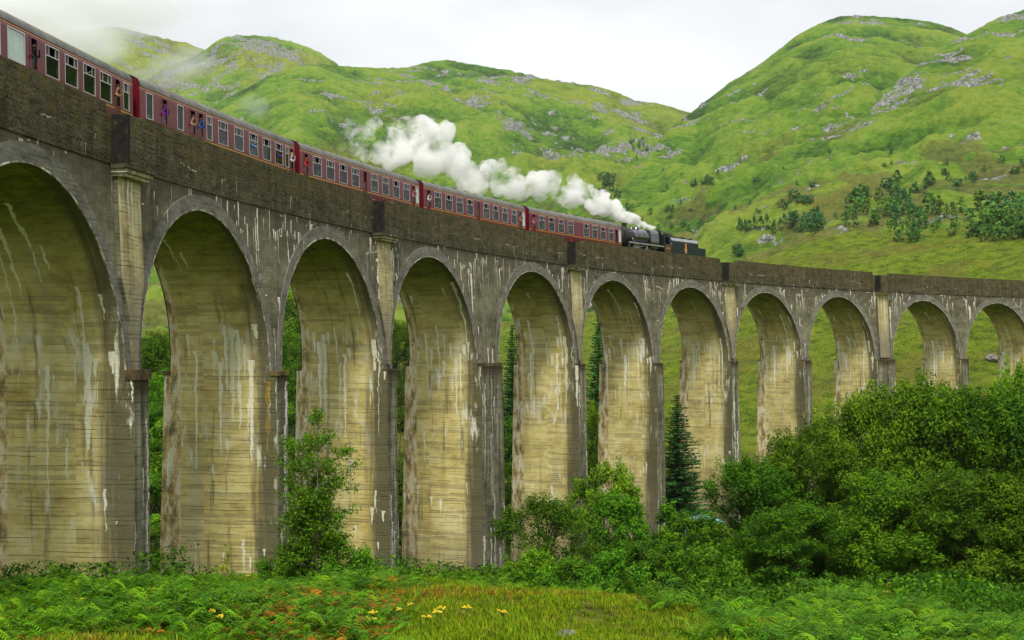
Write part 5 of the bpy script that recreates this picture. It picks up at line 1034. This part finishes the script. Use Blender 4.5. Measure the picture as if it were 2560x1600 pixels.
# ragwort
P_RAG = plain('ragwort_yellow', (.8, .6, .04), .7, .2, var=.3); P_STEM = plain('ragwort_stem', (.08, .16, .03), .8, .2)
def ragwort_meshes(seed):
    rng = random.Random(seed); st = MB(); hd = MB(); st.tube([(0, 0, -.05), (.02, .01, .4), (.0, .03, .72)], [.012, .01, .007], 5)
    for i in range(11):
        a = rng.uniform(0, 6.28); r = rng.uniform(.02, .15); p = (r * math.cos(a), r * math.sin(a) + .03, .74 + rng.uniform(-.05, .06)); st.tube([(0, .02, .58), p], [.006, .004], 4)
        n = 8; hd.poly([(p[0] + .036 * math.cos(q), p[1] + .036 * math.sin(q), p[2] + .008 * (j % 2)) for j, q in enumerate(np.linspace(0, 2 * math.pi, n, endpoint=False))]); hd.poly([(p[0] + .034 * math.cos(q), p[1] + .01, p[2] + .02 + .034 * math.sin(q)) for q in np.linspace(0, 2 * math.pi, n, endpoint=False)])
    return st.mesh('stem', [P_STEM]), hd.mesh('flower_head', [P_RAG], merge=False)
RM = [ragwort_meshes(i) for i in range(3)]
for i, (xd_, yd_) in enumerate(((190, 1443), (205, 1455), (620, 1432), (632, 1440), (700, 1415), (505, 1475), (515, 1490), (940, 1470), (1040, 1468), (1035, 1478), (745, 1500), (1010, 1490), (460, 1405), (585, 1370), (655, 1388), (800, 1370), (880, 1478), (965, 1458), (325, 1440), (72, 1490), (1190, 1480), (1100, 1468), (735, 1445), (600, 1400), (880, 1495), (150, 1470))):
    p = hit(xd_ * S_, (yd_ + 8) * S_)
    if p is None: continue
    r = empty('ragwort', (p.x, p.y, p.z), i * 1.3); r.scale = (.6, .6, .42); a, b = RM[i % 3]; link(bpy.data.objects.new('stem', a), r); link(bpy.data.objects.new('flower_head', b), r); tag(r, 'ragwort plant with a flat yellow flower head in the bracken', 'flower', 'yellow ragwort among the bracken')
# ------------------------------------------------------------------ rocks
def rockmat():
    t = NT('grey_rock'); p = t.coord(); n = t.noise(p, 2.5, 6, .7); t.bsdf(t.ramp(n, [(.36, (.05, .048, .04)), (.5, (.17, .165, .14)), (.64, (.32, .31, .27))]), .95, .2, t.bump(n, .8, .2)); return t.mat
M_RK = rockmat()
def rock(seed, sx, sy, sz):
    bm = bmesh.new(); bmesh.ops.create_icosphere(bm, subdivisions=3, radius=1.0); rng = random.Random(seed); o = rng.uniform(0, 50)
    for v in bm.verts:
        q = v.co.copy(); k = 1 + .35 * float(fbm(np.array(q.x * 1.3 + o + q.z), np.array(q.y * 1.3 - q.z), seed, 3)); v.co = Vector((round(q.x * k * 3.2) / 3.2 * .5 + q.x * k * .5, round(q.y * k * 2.7) / 2.7 * .4 + q.y * k * .6, q.z * k)); v.co = Vector((v.co.x * sx, v.co.y * sy, v.co.z * sz))
    me = bpy.data.meshes.new('rock'); bm.to_mesh(me); bm.free(); me.materials.append(M_RK); return me
for i, (xd_, yd_, s_, lab) in enumerate(((1335, 1507, .22, 'grey boulder half sunk in the grass at the bottom of the near slope'), (2345, 850, 1.5, 'grey boulder on the green slope behind the eleventh arch'), (5, 1138, 1.2, 'pale boulder under the first arch'))):
    p = hit(xd_ * S_, yd_ * S_)
    if p: o = link(bpy.data.objects.new('boulder', rock(i + 3, s_, s_ * .8, s_ * .55))); o.location = (p.x, p.y, p.z + .1 * s_); tag(o, lab, 'boulder')
# ------------------------------------------------------------------ blue canopy behind the willows
gz = pxh(1664 * S_, 1225 * S_, 134); gg = float(ground_z(gz[0], gz[1])); can = empty('market_canopy', (gz[0], gz[1], gg), .4); tag(can, 'small blue canopy on thin poles at the foot of the seventh pier', 'canopy')
P_BLUE = plain('blue_canvas', (.2, .42, .62), .6, .3, var=.2); P_YB = plain('yellow_board', (.7, .45, .02), .6, .3); hz = gz[2] - gg
mb = MB(); a = [(-1.6, -1.3, hz - .12), (1.6, -1.3, hz - .12), (1.6, 1.3, hz - .12), (-1.6, 1.3, hz - .12)]; tp = [(-.9, 0, hz + .35), (.9, 0, hz + .35)]
mb.poly([a[0], a[1], tp[1], tp[0]]); mb.poly([a[2], a[3], tp[0], tp[1]]); mb.poly([a[1], a[2], tp[1]]); mb.poly([a[3], a[0], tp[0]])
for i in range(4): b, c = a[i], a[(i + 1) % 4]; mb.poly([b, c, (c[0], c[1], c[2] - .2), (b[0], b[1], b[2] - .2)])
mb.obj('canvas_roof', P_BLUE, can)
for q in a: mb = MB(); mb.tube([(q[0] * .97, q[1] * .97, -.2), (q[0] * .97, q[1] * .97, q[2])], .04, 6); mb.obj('pole', P_STEEL, can)
mb = MB(); mb.box(-1.5, 1.5, -1.38, -1.32, .35, .62); mb.obj('counter_board', P_YB, can)
# ------------------------------------------------------------------ steam and mist
def soft_volume(name, dens, scale, lo, hi, det=5):
    """vapour thinning out towards the surface of its unit ball, broken up by noise"""
    t = NT(name); p = t.coord('Object'); n = t.node('VectorMath'); n.operation = 'LENGTH'; t.put(n.inputs[0], p)
    fall = t.rng(n.outputs['Value'], .15, .98, 1., 0.); no = t.noise(t.pos(), scale, det, .6, .3)
    v = t.node('VolumePrincipled'); v.inputs['Color'].default_value = (.97, .975, .985, 1); v.inputs['Anisotropy'].default_value = .1
    t.put(v.inputs['Density'], t.m('MULTIPLY', t.m('MULTIPLY', fall, t.rng(t.m('ADD', no, t.m('MULTIPLY', t.m('SUBTRACT', fall, .5), .35)), lo, hi)), dens)); t.l.new(v.outputs[0], t.out.inputs['Volume']); return t.mat
def ball(sub=3):
    bm = bmesh.new(); bmesh.ops.create_icosphere(bm, subdivisions=sub, radius=1.0); me = bpy.data.meshes.new('vapour'); bm.to_mesh(me); bm.free(); return me
# the plume: a billowing hull grown from many overlapping puffs, filled with thick vapour
PL = [(1548, 541, 4, 141.5), (1530, 536, 8, 141.5), (1505, 526, 13, 141), (1475, 512, 19, 140.5), (1445, 495, 28, 140), (1410, 478, 36, 139.5), (1370, 460, 40, 139), (1325, 448, 44, 138), (1280, 440, 48, 138), (1235, 425, 46, 137), (1190, 415, 50, 136), (1150, 405, 46, 136), (1105, 408, 50, 135), (1060, 385, 62, 135), (1015, 345, 78, 134), (975, 320, 70, 134), (930, 335, 70, 133), (885, 330, 62, 133), (845, 325, 52, 132), (800, 335, 38, 132), (760, 330, 32, 131), (715, 322, 30, 131), (670, 310, 26, 130), (630, 300, 18, 130)]
rg = np.random.default_rng(5); V, F = [], []; bm0 = bmesh.new(); bmesh.ops.create_icosphere(bm0, subdivisions=2, radius=1.0); bm0.verts.ensure_lookup_table(); bv = np.array([v.co[:] for v in bm0.verts]); bf = np.array([[v.index for v in f.verts] for f in bm0.faces]); bm0.free()
def add_puff(c, r): 
    off = len(V) * len(bv); V.append(bv * r * rg.uniform(.85, 1.15, 3) + c); F.append(bf + off)
for i in range(len(PL) - 1):
    a, b = np.array(PL[i]), np.array(PL[i + 1]); seg = math.hypot(*(b - a)[:2]); m = max(2, int(seg / (0.16 * (a[2] + 4)) ))
    for j in range(m):
        q = a + (b - a) * (j / m); r = q[2]
        for _ in range(2):
            u = rg.uniform(-1, 1, 2) * .62; px_, py_ = q[0] + u[0] * r, q[1] + u[1] * r; pr = r * rg.uniform(.22, .48); mpp = q[3] * S_ / FPX
            add_puff(pxh(px_ * S_, py_ * S_, q[3] + rg.uniform(-.5, .5) * r * mpp), pr * mpp)
V = np.concatenate(V); F = np.concatenate(F); C0 = V.mean(0)
sm = np_mesh('steam', V - C0, F, []); so = bpy.data.objects.new('steam_source', sm); col.objects.link(so); rmod = so.modifiers.new('r', 'REMESH'); rmod.mode = 'VOXEL'; rmod.voxel_size = 0.16
bpy.context.view_layer.update(); hull = bpy.data.meshes.new_from_object(so.evaluated_get(bpy.context.evaluated_depsgraph_get())); bpy.data.objects.remove(so)
nv = len(hull.vertices); co = np.empty(nv * 3, np.float32); hull.vertices.foreach_get('co', co); co = co.reshape(-1, 3); no = np.empty(nv * 3, np.float32); hull.vertices.foreach_get('normal', no); no = no.reshape(-1, 3)
dsp = .42 * (vnoise(co[:, 0] * 1.1 + co[:, 2] * .7, co[:, 1] * .6 + co[:, 2] * 1.1, 3) - .42) + .22 * (vnoise(co[:, 0] * 2.6 + co[:, 2] * 1.9, co[:, 1] * 1.3 + co[:, 2] * 2.4, 4) - .45) + .1 * (vnoise(co[:, 0] * 6 + co[:, 2] * 4, co[:, 2] * 6 + co[:, 1] * 3, 5) - .5)
co = co + no * dsp[:, None]; hull.vertices.foreach_set('co', co.astype(np.float32).ravel()); hull.update()
def plume_mat():
    t = NT('steam_vapour'); p = t.pos(); n1 = t.noise(p, .34, 6, .62, .4); n2 = t.noise(p, 1.5, 4, .6)
    hd = pxh(1548 * S_, 541 * S_, 141.5); tl = pxh(660 * S_, 310 * S_, 131); ax = (hd - tl) / np.linalg.norm(hd - tl); L = float(np.linalg.norm(hd - tl))
    dt = t.node('VectorMath'); dt.operation = 'DOT_PRODUCT'; sb = t.node('VectorMath'); sb.operation = 'SUBTRACT'; t.put(sb.inputs[0], p); sb.inputs[1].default_value = tuple(tl); t.l.new(sb.outputs[0], dt.inputs[0]); dt.inputs[1].default_value = tuple(ax)
    f = t.m('DIVIDE', dt.outputs['Value'], L); thick = t.m('ADD', t.rng(f, .02, .36, .05, .8), t.rng(f, .7, .98, 0., 1.6))
    nn = t.m('ADD', t.m('MULTIPLY', n1, .75), t.m('MULTIPLY', n2, .25)); g = t.rng(nn, t.rng(f, 0.02, .38, .52, .40), t.rng(f, 0.02, .38, .68, .57))
    v = t.node('VolumePrincipled'); v.inputs['Color'].default_value = (.985, .985, .985, 1); v.inputs['Anisotropy'].default_value = .0
    t.put(v.inputs['Density'], t.m('MULTIPLY', t.m('MULTIPLY', g, thick), 1.9)); t.l.new(v.outputs[0], t.out.inputs['Volume']); return t.mat
pm_ = plume_mat(); hull.materials.clear(); hull.materials.append(pm_); plume = link(bpy.data.objects.new('steam_plume', hull)); plume.location = C0; tag(plume, 'white billowing plume of steam trailing back over the coaches from the locomotive', 'steam', kind='stuff')
WSP = soft_volume('thin_steam', .10, .16, .42, .66); MST = soft_volume('hill_mist', .02, .007, .32, .6)
def puff(name, label, xd, yd, rx, ry, d, mat, depth=None):
    c = pxh(xd * S_, yd * S_, d); mpp = d * S_ / FPX; o = link(bpy.data.objects.new(name, ball())); o.data.materials.append(mat); o.location = c; o.scale = (rx * mpp if depth is None else depth, rx * mpp, ry * mpp); o.rotation_euler = (0, 0, YAW); tag(o, label, 'steam' if 'steam' in name else 'mist', kind='stuff'); return o
puff('steam_wisp', 'faint wisp of steam left hanging before the far peak', 400, 165, 90, 75, 150, WSP); puff('steam_wisp', 'faint wisp of steam low over the fourth coach', 320, 190, 70, 60, 140, WSP); puff('steam_wisp', 'thin scrap of steam drifting over the middle hill', 600, 250, 75, 50, 145, WSP)
puff('steam_wisp', 'ragged steam rising in front of the saddle between the far peaks', 460, 150, 110, 70, 170, WSP); puff('steam_wisp', 'pale scrap of steam over the roof of the fifth coach', 250, 130, 80, 50, 150, WSP); puff('hill_mist', 'grey mist lying over the top of the far left ridge', 60, 40, 260, 75, 1500, MST, 150); puff('hill_mist', 'mist creeping down the shoulder of the far ridge above the train', 190, 95, 170, 60, 1400, MST, 110); puff('hill_mist', 'low cloud merging the ridge with the sky', 250, 20, 330, 50, 1900, MST, 200); puff('hill_mist', 'cloud hiding the summit beyond the fifth coach', -120, 20, 330, 120, 1500, MST, 200)
# ------------------------------------------------------------------ haze: the damp air of the glen
def hazemat():
    t = NT('haze_air'); v = t.node('VolumePrincipled'); v.inputs['Color'].default_value = (.93, .95, .97, 1); v.inputs['Density'].default_value = 0.00005; v.inputs['Anisotropy'].default_value = .2; t.l.new(v.outputs[0], t.out.inputs['Volume']); return t.mat
mb = MB(); mb.box(-3600, 3700, -3650, 3650, -32, 760); hz_ = mb.obj('haze', hazemat()); tag(hz_, 'thin damp haze filling the glen', 'haze', kind='stuff')
